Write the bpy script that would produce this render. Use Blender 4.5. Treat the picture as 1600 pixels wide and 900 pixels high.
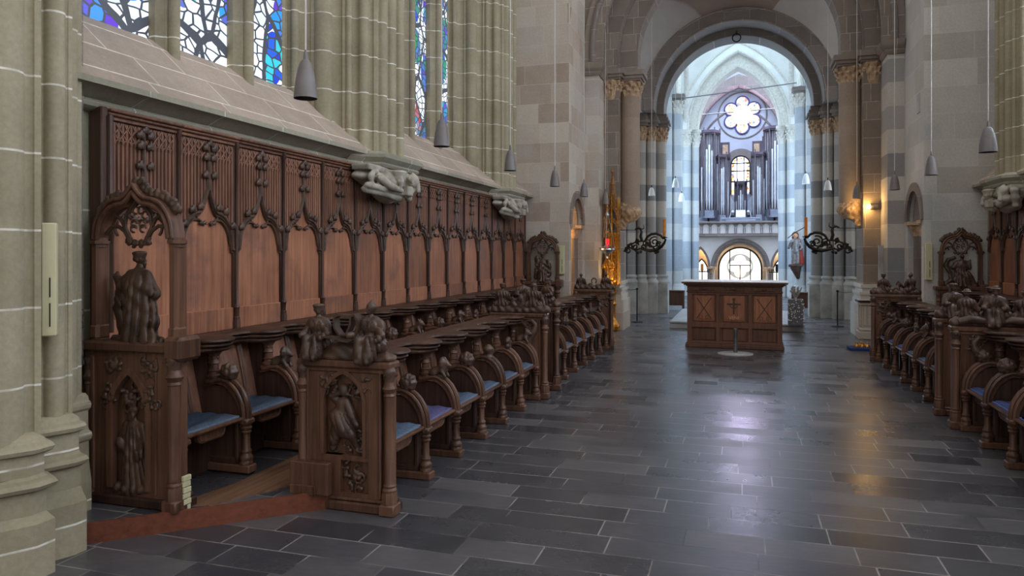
import bpy, bmesh, math, random
import numpy as np
from mathutils import Vector, Matrix
random.seed(4)
PI = math.pi
S = bpy.context.scene
C = S.collection
for o in list(bpy.data.objects):
    bpy.data.objects.remove(o)

# ------------------------------------------------------------------ camera
cam = bpy.data.cameras.new('camera')
cam.sensor_width = 36.0
cam.lens = 36.0 * 1150 / 1600
cam.shift_y = -56 / 1600
cam.clip_start = 0.05
cam.clip_end = 200
camo = bpy.data.objects.new('camera', cam)
camo.location = (0, 0, 1.6)
camo.rotation_euler = (PI / 2, 0, math.radians(17.29))
C.objects.link(camo)
S.camera = camo
AX = -0.11          # the nave axis

# ------------------------------------------------------------------ light
S.view_settings.view_transform = 'Standard'
S.view_settings.look = 'None'
S.view_settings.gamma = 1.0
S.view_settings.use_curve_mapping = False
S.view_settings.exposure = 0.2
w = bpy.data.worlds.new('sky')
S.world = w
w.use_nodes = True
w.node_tree.nodes['Background'].inputs[0].default_value = (1.0, 0.985, 0.96, 1)
w.node_tree.nodes['Background'].inputs[1].default_value = 0.74


def area(name, loc, rot, sx, sy, power, col):
    l = bpy.data.lights.new(name, 'AREA')
    l.shape = 'RECTANGLE'
    l.size = sx
    l.size_y = sy
    l.energy = power
    l.color = col
    o = bpy.data.objects.new(name, l)
    o.location = loc
    o.rotation_euler = rot
    C.objects.link(o)
    return o


# daylight of the nave clerestory, high above the arches
area('clerestory_daylight', (AX, 24.0, 10.2), (0, 0, 0), 3.4, 5.0, 220, (0.52, 0.78, 1.0))
area('organ_bay_daylight', (AX, 33.0, 12.2), (0, 0, 0), 4.2, 6.0, 1050, (0.58, 0.72, 1.0))
area('west_daylight', (AX, 39.3, 12.0), (math.radians(-60), 0, 0), 4.0, 1.5, 250, (0.6, 0.75, 1.0))
# transept windows either side of the crossing
area('transept_daylight_north', (AX - 6.2, 17.5, 4.5), (0, math.radians(-90), 0), 5, 2.6, 90, (0.8, 0.9, 1.0))
area('transept_daylight_south', (AX + 6.2, 17.5, 4.5), (0, math.radians(90), 0), 5, 2.6, 120, (0.85, 0.93, 1.0))

# ------------------------------------------------------------------ mesh helpers


class MB:
    """collects shapes that become ONE mesh"""

    def __init__(s):
        s.v = []
        s.f = []

    def add(s, vs, fs):
        n = len(s.v)
        s.v.extend([tuple(map(float, p)) for p in vs])
        s.f.extend([tuple(i + n for i in q) for q in fs])
        return s

    def box(s, x0, x1, y0, y1, z0, z1):
        vs = [(x, y, z) for x in (x0, x1) for y in (y0, y1) for z in (z0, z1)]
        return s.add(vs, [(0, 1, 3, 2), (4, 6, 7, 5), (0, 4, 5, 1), (2, 3, 7, 6), (0, 2, 6, 4), (1, 5, 7, 3)])

    def cbox(s, x0, x1, y0, y1, z0, z1, b=0.006):
        """box with bevelled edges"""
        bm = bmesh.new()
        bmesh.ops.create_cube(bm, size=1)
        for v in bm.verts:
            v.co = ((x0 + x1) / 2 + v.co.x * (x1 - x0), (y0 + y1) / 2 + v.co.y * (y1 - y0), (z0 + z1) / 2 + v.co.z * (z1 - z0))
        bmesh.ops.bevel(bm, geom=bm.edges[:], offset=b, segments=1, affect='EDGES')
        return s.bm(bm)

    def bm(s, bm, M=None):
        bm.verts.index_update()
        s.add([(M @ v.co if M else v.co) for v in bm.verts], [[v.index for v in f.verts] for f in bm.faces])
        bm.free()
        return s

    def merge(s, o, M=None):
        s.add([(M @ Vector(p) if M else p) for p in o.v], o.f)
        return s

    def prism(s, pts, a, b, ax='y'):
        """2-D outline pushed along an axis: y -> pts (x,z), x -> pts (y,z), z -> pts (x,y)"""
        def P(p, t):
            if ax == 'y':
                return (p[0], t, p[1])
            if ax == 'x':
                return (t, p[0], p[1])
            return (p[0], p[1], t)
        n = len(pts)
        vs = [P(p, a) for p in pts] + [P(p, b) for p in pts]
        fs = [tuple(range(n))[::-1], tuple(range(n, 2 * n))]
        fs += [(i, (i + 1) % n, n + (i + 1) % n, n + i) for i in range(n)]
        return s.add(vs, fs)

    def band(s, ins, outs, a, b, ax='y'):
        """strip between two 2-D lines of equal length, pushed along an axis (arches, rings)"""
        def P(p, t):
            if ax == 'y':
                return (p[0], t, p[1])
            if ax == 'x':
                return (t, p[0], p[1])
            return (p[0], p[1], t)
        n = len(ins)
        vs = [P(p, a) for p in ins] + [P(p, a) for p in outs] + [P(p, b) for p in ins] + [P(p, b) for p in outs]
        fs = []
        for i in range(n - 1):
            j = i + 1
            fs += [(i, j, n + j, n + i), (2 * n + i, 3 * n + i, 3 * n + j, 2 * n + j), (i, 2 * n + i, 2 * n + j, j), (n + i, n + j, 3 * n + j, 3 * n + i)]
        fs += [(0, n, 3 * n, 2 * n), (n - 1, 3 * n - 1, 4 * n - 1, 2 * n - 1)]
        return s.add(vs, fs)

    def lathe(s, prof, c=(0, 0, 0), n=16, a0=0.0, a1=2 * PI, ax='z'):
        """prof: (radius, height) from bottom to top"""
        full = abs(a1 - a0 - 2 * PI) < 1e-6
        m = n if full else n + 1
        vs = []
        for r, h in prof:
            for k in range(m):
                t = a0 + (a1 - a0) * k / n
                p = (r * math.cos(t), r * math.sin(t), h)
                if ax == 'y':
                    p = (p[0], p[2], p[1])
                if ax == 'x':
                    p = (p[2], p[0], p[1])
                vs.append((c[0] + p[0], c[1] + p[1], c[2] + p[2]))
        fs = []
        for i in range(len(prof) - 1):
            for k in range(n):
                l = (k + 1) % m
                fs.append((i * m + k, i * m + l, (i + 1) * m + l, (i + 1) * m + k))
        if full:
            if prof[0][0] > 1e-4:
                fs.append(tuple(range(m))[::-1])
            if prof[-1][0] > 1e-4:
                fs.append(tuple((len(prof) - 1) * m + k for k in range(m)))
        return s.add(vs, fs)

    def tube(s, path, r, n=8, flat=1.0, caps=True):
        """round bar along a path; r a number or a list"""
        P = [Vector(p) for p in path]
        m = len(P)
        R = r if isinstance(r, (list, tuple)) else [r] * m
        vs = []
        up = Vector((0, 0, 1))
        d0 = (P[1] - P[0]).normalized()
        if abs(d0.z) > 0.9:
            up = Vector((0, 1, 0))
        nrm = (up - d0 * up.dot(d0)).normalized()
        for i in range(m):
            d = (P[min(i + 1, m - 1)] - P[max(i - 1, 0)]).normalized()
            nn = nrm - d * nrm.dot(d)
            if nn.length > 1e-6:
                nrm = nn.normalized()
            bn = d.cross(nrm)
            for k in range(n):
                t = 2 * PI * k / n
                vs.append(P[i] + nrm * (R[i] * math.cos(t)) + bn * (R[i] * flat * math.sin(t)))
        fs = []
        for i in range(m - 1):
            for k in range(n):
                l = (k + 1) % n
                fs.append((i * n + k, i * n + l, (i + 1) * n + l, (i + 1) * n + k))
        if caps:
            fs += [tuple(range(n))[::-1], tuple((m - 1) * n + k for k in range(n))]
        return s.add(vs, fs)

    def sweep(s, prof, path, closed=False):
        """closed 2-D profile (outwards, up) carried along a plan line of (x,y); outwards = right of travel; z in profile"""
        m = len(path)
        n = len(prof)
        vs = []
        for i in range(m):
            p = Vector(path[i])
            if closed:
                a = Vector(path[i - 1])
                b = Vector(path[(i + 1) % m])
            else:
                a = Vector(path[i - 1]) if i else None
                b = Vector(path[i + 1]) if i < m - 1 else None
            d1 = (p - a).normalized() if a is not None else (b - p).normalized()
            d2 = (b - p).normalized() if b is not None else d1
            n1 = Vector((d1.y, -d1.x))
            n2 = Vector((d2.y, -d2.x))
            mt = (n1 + n2)
            mt = mt / max(0.35, mt.dot(n1)) if mt.length > 1e-6 else n1
            for u, z in prof:
                q = p + mt * u
                vs.append((q.x, q.y, z))
        fs = []
        for i in range(m if closed else m - 1):
            j = (i + 1) % m
            for k in range(n):
                l = (k + 1) % n
                fs.append((i * n + k, i * n + l, j * n + l, j * n + k))
        if not closed:
            fs += [tuple(range(n))[::-1], tuple((m - 1) * n + k for k in range(n))]
        return s.add(vs, fs)

    def ball(s, c, r, n=10, sz=1.0):
        k = max(4, n // 2)
        prof = [(r * math.sin(PI * i / k) + (0 if 0 < i < k else 1e-5), -r * sz * math.cos(PI * i / k)) for i in range(k + 1)]
        return s.lathe(prof, c, n)

    def build(s, name, m=None, parent=None, smooth=None):
        me = bpy.data.meshes.new(name)
        me.from_pydata(s.v, [], s.f)
        bm = bmesh.new()
        bm.from_mesh(me)
        bmesh.ops.recalc_face_normals(bm, faces=bm.faces)
        bm.to_mesh(me)
        bm.free()
        if m:
            me.materials.append(m)
        if smooth is None:
            smooth = 40
        if smooth:
            me.set_sharp_from_angle(angle=math.radians(smooth))
            me.polygons.foreach_set('use_smooth', [True] * len(me.polygons))
        o = bpy.data.objects.new(name, me)
        C.objects.link(o)
        if parent:
            o.parent = parent
        return o


def tag(o, label=None, cat=None, group=None, kind=None):
    if label:
        o['label'] = label
    if cat:
        o['category'] = cat
    if group:
        o['group'] = group
    if kind:
        o['kind'] = kind
    return o


def thing(name, label, cat, loc=(0, 0, 0), rz=0.0, group=None):
    o = bpy.data.objects.new(name, None)
    o.empty_display_size = 0.1
    C.objects.link(o)
    o.location = loc
    o.rotation_euler = (0, 0, rz)
    return tag(o, label, cat, group)


def struct(o):
    o['kind'] = 'structure'
    return o


def kids(o):
    return [c for c in bpy.data.objects if c.parent == o]


def dup(root, loc=None, rz=None, label=None, tree=None):
    r = root.copy()
    C.objects.link(r)
    if loc is not None:
        r.location = loc
    if rz is not None:
        r.rotation_euler = (0, 0, rz)
    if label:
        r['label'] = label
    for c in (tree if tree is not None else kids(root)):
        d = c.copy()
        C.objects.link(d)
        d.parent = r
        for g in kids(c):
            e = g.copy()
            C.objects.link(e)
            e.parent = d
    return r


ORD = ['first', 'second', 'third', 'fourth', 'fifth', 'sixth', 'seventh', 'eighth', 'ninth', 'tenth', 'eleventh', 'twelfth', 'thirteenth', 'fourteenth', 'fifteenth', 'sixteenth']

# ------------------------------------------------------------------ carving by blended solids


def seg(a, b, ra, rb):
    return ('c', np.array(a, float), np.array(b, float), ra, rb)


def ell(c, r):
    return ('e', np.array(c, float), np.array(r, float))


def blk(c, h, rd=0.01):
    return ('b', np.array(c, float), np.array(h, float), rd)


def tor(c, R, r, ax):
    return ('t', np.array(c, float), R, r, ax)


def carve(prims, res=0.012, k=0.02, disp=None, pad=0.03, clip=None):
    """surface-nets mesh of a smooth union; returns an MB"""
    lo = np.full(3, 1e9)
    hi = -lo
    for p in prims:
        if p[0] == 'c':
            for q, r in ((p[1], p[3]), (p[2], p[4])):
                lo = np.minimum(lo, q - r)
                hi = np.maximum(hi, q + r)
        elif p[0] == 't':
            lo = np.minimum(lo, p[1] - p[2] - p[3])
            hi = np.maximum(hi, p[1] + p[2] + p[3])
        else:
            lo = np.minimum(lo, p[1] - p[2])
            hi = np.maximum(hi, p[1] + p[2])
    lo -= pad
    hi += pad
    n = np.ceil((hi - lo) / res).astype(int) + 1
    X, Y, Z = np.meshgrid(*[lo[i] + res * np.arange(n[i]) for i in range(3)], indexing='ij')
    P = np.stack([X, Y, Z], -1)
    D = None
    for p in prims:
        if p[0] == 'c':
            a, b, ra, rb = p[1:]
            ab = b - a
            t = np.clip(((P - a) @ ab) / max(1e-9, ab @ ab), 0, 1)
            d = np.linalg.norm(P - a - t[..., None] * ab, axis=-1) - (ra + (rb - ra) * t)
        elif p[0] == 'e':
            q = (P - p[1]) / p[2]
            l = np.linalg.norm(q, axis=-1)
            d = (l - 1) * np.min(p[2]) * 0.5 + (l - 1) * l / np.maximum(1e-6, np.linalg.norm(q / p[2], axis=-1)) * 0.5
        elif p[0] == 't':
            q = P - p[1]
            i = 'xyz'.index(p[4])
            h = q[..., i]
            rr = np.sqrt(np.maximum(0, (q ** 2).sum(-1) - h * h)) - p[2]
            d = np.sqrt(rr * rr + h * h) - p[3]
        else:
            q = np.abs(P - p[1]) - (p[2] - p[3])
            d = np.linalg.norm(np.maximum(q, 0), axis=-1) + np.minimum(q.max(-1), 0) - p[3]
        if D is None:
            D = d
        else:
            h = np.clip(0.5 + 0.5 * (D - d) / k, 0, 1)
            D = D * (1 - h) + d * h - k * h * (1 - h)
    if disp is not None:
        D = D - disp(X, Y, Z)
    if clip is not None:
        D = np.maximum(D, clip(X, Y, Z))
    ins = D < 0
    nx, ny, nz = D.shape
    acc = np.zeros((nx - 1, ny - 1, nz - 1, 3))
    cnt = np.zeros((nx - 1, ny - 1, nz - 1))
    corners = [(i, j, l) for i in (0, 1) for j in (0, 1) for l in (0, 1)]

    def sl(c):
        return D[c[0]:nx - 1 + c[0], c[1]:ny - 1 + c[1], c[2]:nz - 1 + c[2]]
    for a in corners:
        for ax in range(3):
            if a[ax] == 0:
                b = list(a)
                b[ax] = 1
                da, db = sl(a), sl(b)
                m = (da < 0) != (db < 0)
                t = np.where(m, da / np.where(m, da - db, 1), 0)
                for q in range(3):
                    acc[..., q] += np.where(m, a[q] + (t if q == ax else 0), 0)
                cnt += m
    act = cnt > 0
    idx = -np.ones(act.shape, int)
    idx[act] = np.arange(act.sum())
    base = np.argwhere(act)
    vs = lo + res * (base + acc[act] / cnt[act][:, None])
    fs = []
    for ax in range(3):
        s0 = [slice(None)] * 3
        s1 = [slice(None)] * 3
        s0[ax] = slice(0, -1)
        s1[ax] = slice(1, None)
        cr = np.argwhere(ins[tuple(s0)] != ins[tuple(s1)])
        u, v = (ax + 1) % 3, (ax + 2) % 3
        for e in cr:
            if e[u] < 1 or e[v] < 1 or e[u] >= act.shape[u] or e[v] >= act.shape[v]:
                continue
            q = []
            for du, dv in ((0, 0), (-1, 0), (-1, -1), (0, -1)):
                c = e.copy()
                c[u] += du
                c[v] += dv
                q.append(idx[tuple(c)])
            if min(q) >= 0:
                fs.append(tuple(int(i) for i in q))
    m = MB()
    m.v = [tuple(p) for p in vs]
    m.f = fs
    return m

# ------------------------------------------------------------------ materials


class NT:
    def __init__(s, name):
        s.m = bpy.data.materials.new(name)
        s.m.use_nodes = True
        s.t = s.m.node_tree
        s.b = s.t.nodes['Principled BSDF']

    def n(s, kind, **kw):
        x = s.t.nodes.new(kind)
        for k, v in kw.items():
            setattr(x, k, v)
        return x

    def put(s, sock, v):
        if isinstance(v, bpy.types.NodeSocket):
            s.t.links.new(v, sock)
        elif v is not None:
            sock.default_value = v

    def ma(s, op, a, b=None, c=None):
        x = s.n('ShaderNodeMath', operation=op)
        s.put(x.inputs[0], a)
        s.put(x.inputs[1], b)
        if c is not None:
            s.put(x.inputs[2], c)
        return x.outputs[0]

    def mix(s, f, a, b, mode='MIX'):
        x = s.n('ShaderNodeMix', data_type='RGBA', blend_type=mode)
        s.put(x.inputs[0], f)
        s.put(x.inputs[6], col(a))
        s.put(x.inputs[7], col(b))
        return x.outputs[2]

    def pos(s):
        return s.n('ShaderNodeNewGeometry').outputs['Position']

    def obj(s):
        return s.n('ShaderNodeTexCoord').outputs['Object']

    def sep(s, v):
        x = s.n('ShaderNodeSeparateXYZ')
        s.put(x.inputs[0], v)
        return x.outputs

    def comb(s, a, b, c):
        x = s.n('ShaderNodeCombineXYZ')
        for i, q in enumerate((a, b, c)):
            s.put(x.inputs[i], q)
        return x.outputs[0]

    def scl(s, v, k):
        x = s.n('ShaderNodeVectorMath', operation='MULTIPLY')
        s.put(x.inputs[0], v)
        x.inputs[1].default_value = k
        return x.outputs[0]

    def noise(s, v, scale, detail=4, rough=0.55, what=0):
        x = s.n('ShaderNodeTexNoise')
        s.put(x.inputs['Vector'], v)
        x.inputs['Scale'].default_value = scale
        x.inputs['Detail'].default_value = detail
        x.inputs['Roughness'].default_value = rough
        return x.outputs[what]

    def white(s, v):
        x = s.n('ShaderNodeTexWhiteNoise', noise_dimensions='3D')
        s.put(x.inputs[0], v)
        return x.outputs[0]

    def ramp(s, f, stops):
        x = s.n('ShaderNodeValToRGB')
        s.put(x.inputs[0], f)
        e = x.color_ramp.elements
        while len(e) < len(stops):
            e.new(0.5)
        for i, (p, c) in enumerate(stops):
            e[i].position = p
            e[i].color = col(c)
        return x.outputs[0]

    def rng(s, v, a, b, c, d):
        x = s.n('ShaderNodeMapRange')
        s.put(x.inputs[0], v)
        for i, q in enumerate((a, b, c, d)):
            x.inputs[i + 1].default_value = q
        return x.outputs[0]

    def bump(s, h, strength=0.3, dist=0.01):
        x = s.n('ShaderNodeBump')
        x.inputs['Strength'].default_value = strength
        x.inputs['Distance'].default_value = dist
        s.put(x.inputs['Height'], h)
        s.put(s.b.inputs['Normal'], x.outputs[0])

    def out(s, c, rough=0.7, metal=0.0, spec=None):
        s.put(s.b.inputs['Base Color'], col(c))
        s.put(s.b.inputs['Roughness'], rough)
        s.put(s.b.inputs['Metallic'], metal)
        if spec is not None:
            s.b.inputs['Specular IOR Level'].default_value = spec
        return s.m


def lin(c):
    c /= 255.0
    return c / 12.92 if c <= 0.04045 else ((c + 0.055) / 1.055) ** 2.4


def col(c):
    """sRGB 0-255 triple -> linear RGBA; sockets pass through"""
    if isinstance(c, tuple) and len(c) == 3:
        return tuple(lin(q) for q in c) + (1.0,)
    return c


def stone(name, c1, c2, joint, row=0.4, ln=0.8, jw=0.006, uj=True, stripe=None, var=0.5, rough=0.85, shift=0.0, blot=None):
    """dressed blocks: courses of height row, block length ln, pointing of colour joint"""
    N = NT(name)
    P = N.pos()
    x, y, z = N.sep(P)[:3]
    nrm = N.sep(N.n('ShaderNodeNewGeometry').outputs['True Normal'])
    side = N.ma('GREATER_THAN', N.ma('ABSOLUTE', nrm[0]), N.ma('ABSOLUTE', nrm[1]))
    u = N.ma('ADD', N.ma('MULTIPLY', side, y), N.ma('MULTIPLY', N.ma('SUBTRACT', 1.0, side), x))
    if row is None:
        r = 0.0
        v = 0.5
    else:
        zz = N.ma('DIVIDE', N.ma('ADD', z, shift), row)
        r = N.ma('FLOOR', zz)
        v = N.ma('FRACT', zz)
    rnd = N.white(N.comb(r, 3.7, 1.3))
    uu = N.ma('ADD', N.ma('DIVIDE', u, ln), N.ma('MULTIPLY', rnd, 7.0))
    if uj:
        bid = N.ma('FLOOR', uu)
    else:
        bid = 0.0
    fu = N.ma('FRACT', uu)
    w1 = N.white(N.comb(bid, r, 0.5 if not uj else side))
    nz = N.noise(P, 3.2, 6, 0.62)
    fine = N.noise(P, 38.0, 4, 0.6)
    f = N.ma('ADD', N.ma('MULTIPLY', w1, var), N.ma('MULTIPLY', nz, 1.0 - var))
    c = N.ramp(f, [(0.12, c1), (0.88, c2)])
    if stripe:
        par = N.ma('FRACT', N.ma('MULTIPLY', r, 0.5))
        sel = N.ma('GREATER_THAN', N.ma('ADD', par, N.ma('MULTIPLY', N.ma('SUBTRACT', w1, 0.5), 0.7)), 0.25)
        c = N.mix(N.ma('MULTIPLY', sel, N.rng(w1, 0, 1, 0.35, 0.95)), c, stripe)
    if blot:
        c = N.mix(N.rng(N.noise(P, 0.9, 5, 0.6), 0.5, 0.75, 0.0, 0.8), c, blot)
    c = N.mix(N.rng(fine, 0.35, 0.7, 0.0, 0.16), c, (70, 62, 52))
    jy = N.ma('MINIMUM', v, N.ma('SUBTRACT', 1.0, v))
    jm = N.ma('LESS_THAN', jy, jw / (row or 1.0))
    if uj:
        jx = N.ma('MINIMUM', fu, N.ma('SUBTRACT', 1.0, fu))
        jm = N.ma('MAXIMUM', jm, N.ma('LESS_THAN', jx, jw / ln))
    wear = N.rng(N.noise(P, 6.0, 3), 0.35, 0.55, 0.25, 0.9)
    c = N.mix(N.ma('MULTIPLY', jm, wear), c, joint)
    N.bump(N.ma('ADD', N.ma('MULTIPLY', fine, 0.5), nz), 0.35, 0.012)
    return N.out(c, rough, 0, 0.25)


def plain(name, c1, c2, rough=0.8, sc=4.0, bump=0.2, metal=0.0, spec=0.3):
    N = NT(name)
    P = N.pos()
    nz = N.noise(P, sc, 5, 0.6)
    c = N.ramp(nz, [(0.3, c1), (0.7, c2)])
    if bump:
        N.bump(N.noise(P, sc * 8, 4), bump, 0.006)
    return N.out(c, rough, metal, spec)


def wood(name, c1, c2, c3=None, rough=0.5, sc=1.0, axis='z', bump=0.15, spec=0.35):
    """grained timber; grain runs along axis"""
    N = NT(name)
    P = N.pos()
    rn = N.n('ShaderNodeObjectInfo').outputs['Random']
    off = N.n('ShaderNodeVectorMath', operation='ADD')
    N.put(off.inputs[0], P)
    N.put(off.inputs[1], N.comb(N.ma('MULTIPLY', rn, 9.0), N.ma('MULTIPLY', rn, 5.0), N.ma('MULTIPLY', rn, 3.0)))
    k = [34.0 * sc] * 3
    k['xyz'.index(axis)] = 1.6 * sc
    g = N.noise(N.scl(off.outputs[0], k), 1.0, 5, 0.65)
    big = N.noise(off.outputs[0], 2.2, 3)
    f = N.ma('ADD', N.ma('MULTIPLY', g, 0.65), N.ma('MULTIPLY', big, 0.35))
    f = N.ma('ADD', f, N.ma('MULTIPLY', N.ma('SUBTRACT', rn, 0.5), 0.16))
    c = N.ramp(f, [(0.33, c1), (0.68, c2)])
    if c3:
        c = N.mix(N.rng(N.noise(off.outputs[0], 3.3, 4), 0.52, 0.7, 0, 0.7), c, c3)
    N.bump(g, bump, 0.004)
    return N.out(c, N.rng(big, 0.3, 0.7, rough - 0.08, rough + 0.12), 0, spec)


M = {}
M['choir'] = stone('choir_sandstone', (134, 125, 101), (186, 175, 149), (236, 232, 220), row=0.387, ln=50, jw=0.0055, uj=False, var=0.25, shift=0.226)
M['choirwall'] = stone('choir_wall_sandstone', (128, 122, 100), (172, 165, 143), (226, 222, 210), row=0.62, ln=1.0, jw=0.006, var=0.3)
M['sill'] = stone('sill_stone', (160, 142, 126), (198, 180, 164), (240, 232, 222), row=0.21, ln=0.72, jw=0.004, var=0.3, blot=(140, 132, 122))
M['mould'] = stone('cornice_stone', (136, 131, 114), (180, 174, 156), (226, 222, 210), row=None, ln=0.72, jw=0.004, var=0.3)
M['corbel'] = plain('corbel_stone', (134, 127, 112), (192, 185, 170), 0.85, 7)
M['ashlar'] = stone('nave_ashlar', (186, 180, 170), (220, 216, 210), (214, 208, 200), row=0.42, ln=0.85, jw=0.005, var=0.55, blot=(176, 182, 188))
M['ashlarw'] = stone('nave_ashlar_warm', (170, 150, 134), (214, 204, 190), (206, 194, 178), row=0.36, ln=0.6, jw=0.005, var=0.6, blot=(196, 196, 194))
M['brown'] = stone('arch_stone', (118, 106, 98), (154, 140, 129), (186, 172, 160), row=0.34, ln=0.5, jw=0.005, var=0.4)
M['grey'] = stone('arch_greystone', (112, 104, 100), (146, 136, 130), (172, 164, 158), row=0.5, ln=0.6, jw=0.004, var=0.3)
M['stripe'] = stone('striped_pier_stone', (190, 182, 172), (212, 206, 198), (190, 190, 190), row=0.42, ln=3.0, jw=0.004, uj=False, stripe=(134, 134, 136), var=0.5)
M['stripew'] = stone('pale_striped_pier_stone', (192, 192, 192), (216, 214, 210), (196, 198, 200), row=0.5, ln=3.0, jw=0.004, uj=False, stripe=(160, 166, 176), var=0.5)
M['shaft'] = stone('shaft_stone', (146, 128, 112), (172, 154, 138), (170, 156, 142), row=0.55, ln=3, jw=0.003, uj=False, var=0.4)
M['plaster'] = plain('vault_plaster', (188, 180, 176), (206, 200, 196), 0.9, 1.2, 0.05)
M['plastershade'] = plain('shaded_vault_plaster', (150, 132, 124), (166, 148, 140), 0.9, 1.2, 0.05)  # vault plaster with the shade on it put into the colour
M['bluewall'] = plain('west_wall_plaster', (170, 174, 186), (188, 192, 202), 0.9, 0.8, 0.05)
M['white'] = plain('white_limewash', (222, 220, 216), (236, 234, 230), 0.85, 2, 0.05)
M['cap'] = plain('capital_stone', (150, 122, 96), (206, 180, 150), 0.85, 14)
M['capw'] = plain('pale_capital_stone', (196, 188, 176), (226, 220, 210), 0.85, 14)
M['basest'] = plain('base_stone', (148, 146, 142), (190, 188, 184), 0.8, 3)
M['dais'] = plain('dais_stone', (150, 150, 152), (186, 186, 188), 0.3, 3, 0.05)
M['oak'] = wood('dark_oak', (44, 29, 23), (86, 60, 48), None, 0.42)
M['oaky'] = wood('dark_oak_rail', (44, 28, 20), (96, 65, 48), None, 0.42, 1.0, 'y')
M['oakc'] = plain('carved_oak', (54, 39, 31), (98, 73, 59), 0.36, 9, 0.25, 0, 0.45)
M['oakw'] = wood('worn_oak', (62, 41, 32), (120, 85, 66), None, 0.36)
M['board'] = wood('oak_board', (112, 70, 51), (182, 123, 92), (112, 80, 68), 0.55)
M['slat'] = wood('oak_slat', (94, 63, 49), (154, 109, 87), None, 0.5)
M['desk'] = wood('desk_oak', (70, 44, 33), (116, 77, 58), None, 0.5)
M['inlay'] = wood('desk_panel_oak', (120, 74, 50), (168, 110, 78), None, 0.5)
M['plank'] = wood('walkway_plank', (96, 68, 50), (152, 114, 88), None, 0.45, 1.0, 'y')
M['riser'] = wood('step_riser', (90, 48, 34), (124, 70, 50), None, 0.5, 1.0, 'x')
M['cushion'] = plain('cushion_cloth', (96, 112, 136), (126, 142, 164), 0.95, 60, 0.3, 0, 0.1)
M['cushionv'] = plain('violet_cushion_cloth', (104, 101, 144), (126, 122, 164), 0.95, 60, 0.3, 0, 0.1)
M['cushionb'] = plain('bright_blue_cushion_cloth', (82, 95, 144), (106, 118, 166), 0.95, 60, 0.3, 0, 0.1)
M['navy'] = plain('navy_cushion_cloth', (44, 56, 96), (60, 74, 118), 0.9, 40, 0.3, 0, 0.1)
M['standgrey'] = plain('stand_grey', (84, 84, 90), (120, 120, 126), 0.6, 30, 0.2)
M['lampm'] = plain('lamp_metal', (112, 106, 104), (132, 126, 124), 0.5, 6, 0, 0.2)
M['lampin'] = plain('lamp_inner', (58, 46, 42), (70, 58, 52), 0.6, 6, 0)
M['lampw'] = plain('white_lamp_glass', (226, 226, 226), (240, 240, 240), 0.4, 6, 0)
M['wire'] = plain('lamp_wire', (196, 190, 184), (212, 206, 200), 0.5, 6, 0)
M['iron'] = plain('wrought_iron', (30, 28, 28), (52, 48, 46), 0.45, 12, 0.2, 0.6)
M['candle'] = plain('beeswax', (200, 118, 36), (220, 140, 54), 0.5, 10, 0)
M['gold'] = plain('gilding', (150, 96, 40), (226, 166, 74), 0.34, 22, 0.2, 0.85)
M['silver'] = plain('silver', (170, 164, 160), (226, 222, 218), 0.25, 16, 0.2, 0.9)
M['speaker'] = plain('speaker_casing', (196, 190, 152), (208, 202, 166), 0.5, 4, 0)
M['black'] = plain('black_slot', (16, 16, 16), (24, 24, 24), 0.6, 4, 0)
M['steel'] = plain('brushed_steel', (120, 118, 118), (150, 148, 148), 0.35, 6, 0, 0.8)
M['pipe'] = plain('organ_tin', (206, 212, 220), (234, 238, 244), 0.3, 3, 0, 0.45)
M['pipedull'] = plain('organ_dull_pipe', (112, 108, 112), (140, 136, 140), 0.4, 3, 0, 0.3)
M['case'] = plain('organ_case', (66, 58, 66), (92, 82, 92), 0.5, 3, 0)
M['casered'] = plain('organ_red_lining', (70, 44, 50), (88, 56, 62), 0.6, 3, 0)
M['casegrey'] = plain('organ_grey_panel', (128, 136, 150), (156, 164, 178), 0.5, 3, 0)
M['skin'] = plain('painted_flesh', (206, 150, 110), (224, 170, 130), 0.5, 8, 0)
M['pleather'] = plain('painted_brown_cloth', (104, 62, 40), (140, 90, 60), 0.5, 12, 0)
M['pred'] = plain('painted_red_cloak', (150, 50, 40), (170, 70, 52), 0.5, 12, 0)
M['parmour'] = plain('painted_armour', (104, 98, 100), (160, 150, 146), 0.4, 16, 0, 0.3)


def glow(name, c, s):
    N = NT(name)
    N.out((20, 20, 20), 0.3)
    N.b.inputs['Emission Color'].default_value = col(c)
    N.b.inputs['Emission Strength'].default_value = s
    return N.m


M['bulb'] = glow('lamp_bulb', (255, 190, 90), 60.0)
M['redglass'] = glow('red_vigil_glass', (255, 30, 40), 1.2)
M['aisle'] = glow('aisle_fill_glass', (196, 226, 255), 3.6)  # glow of the unseen panes added beside the nave columns
M['daylit'] = glow('daylit_glass', (255, 252, 244), 1.6)


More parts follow.
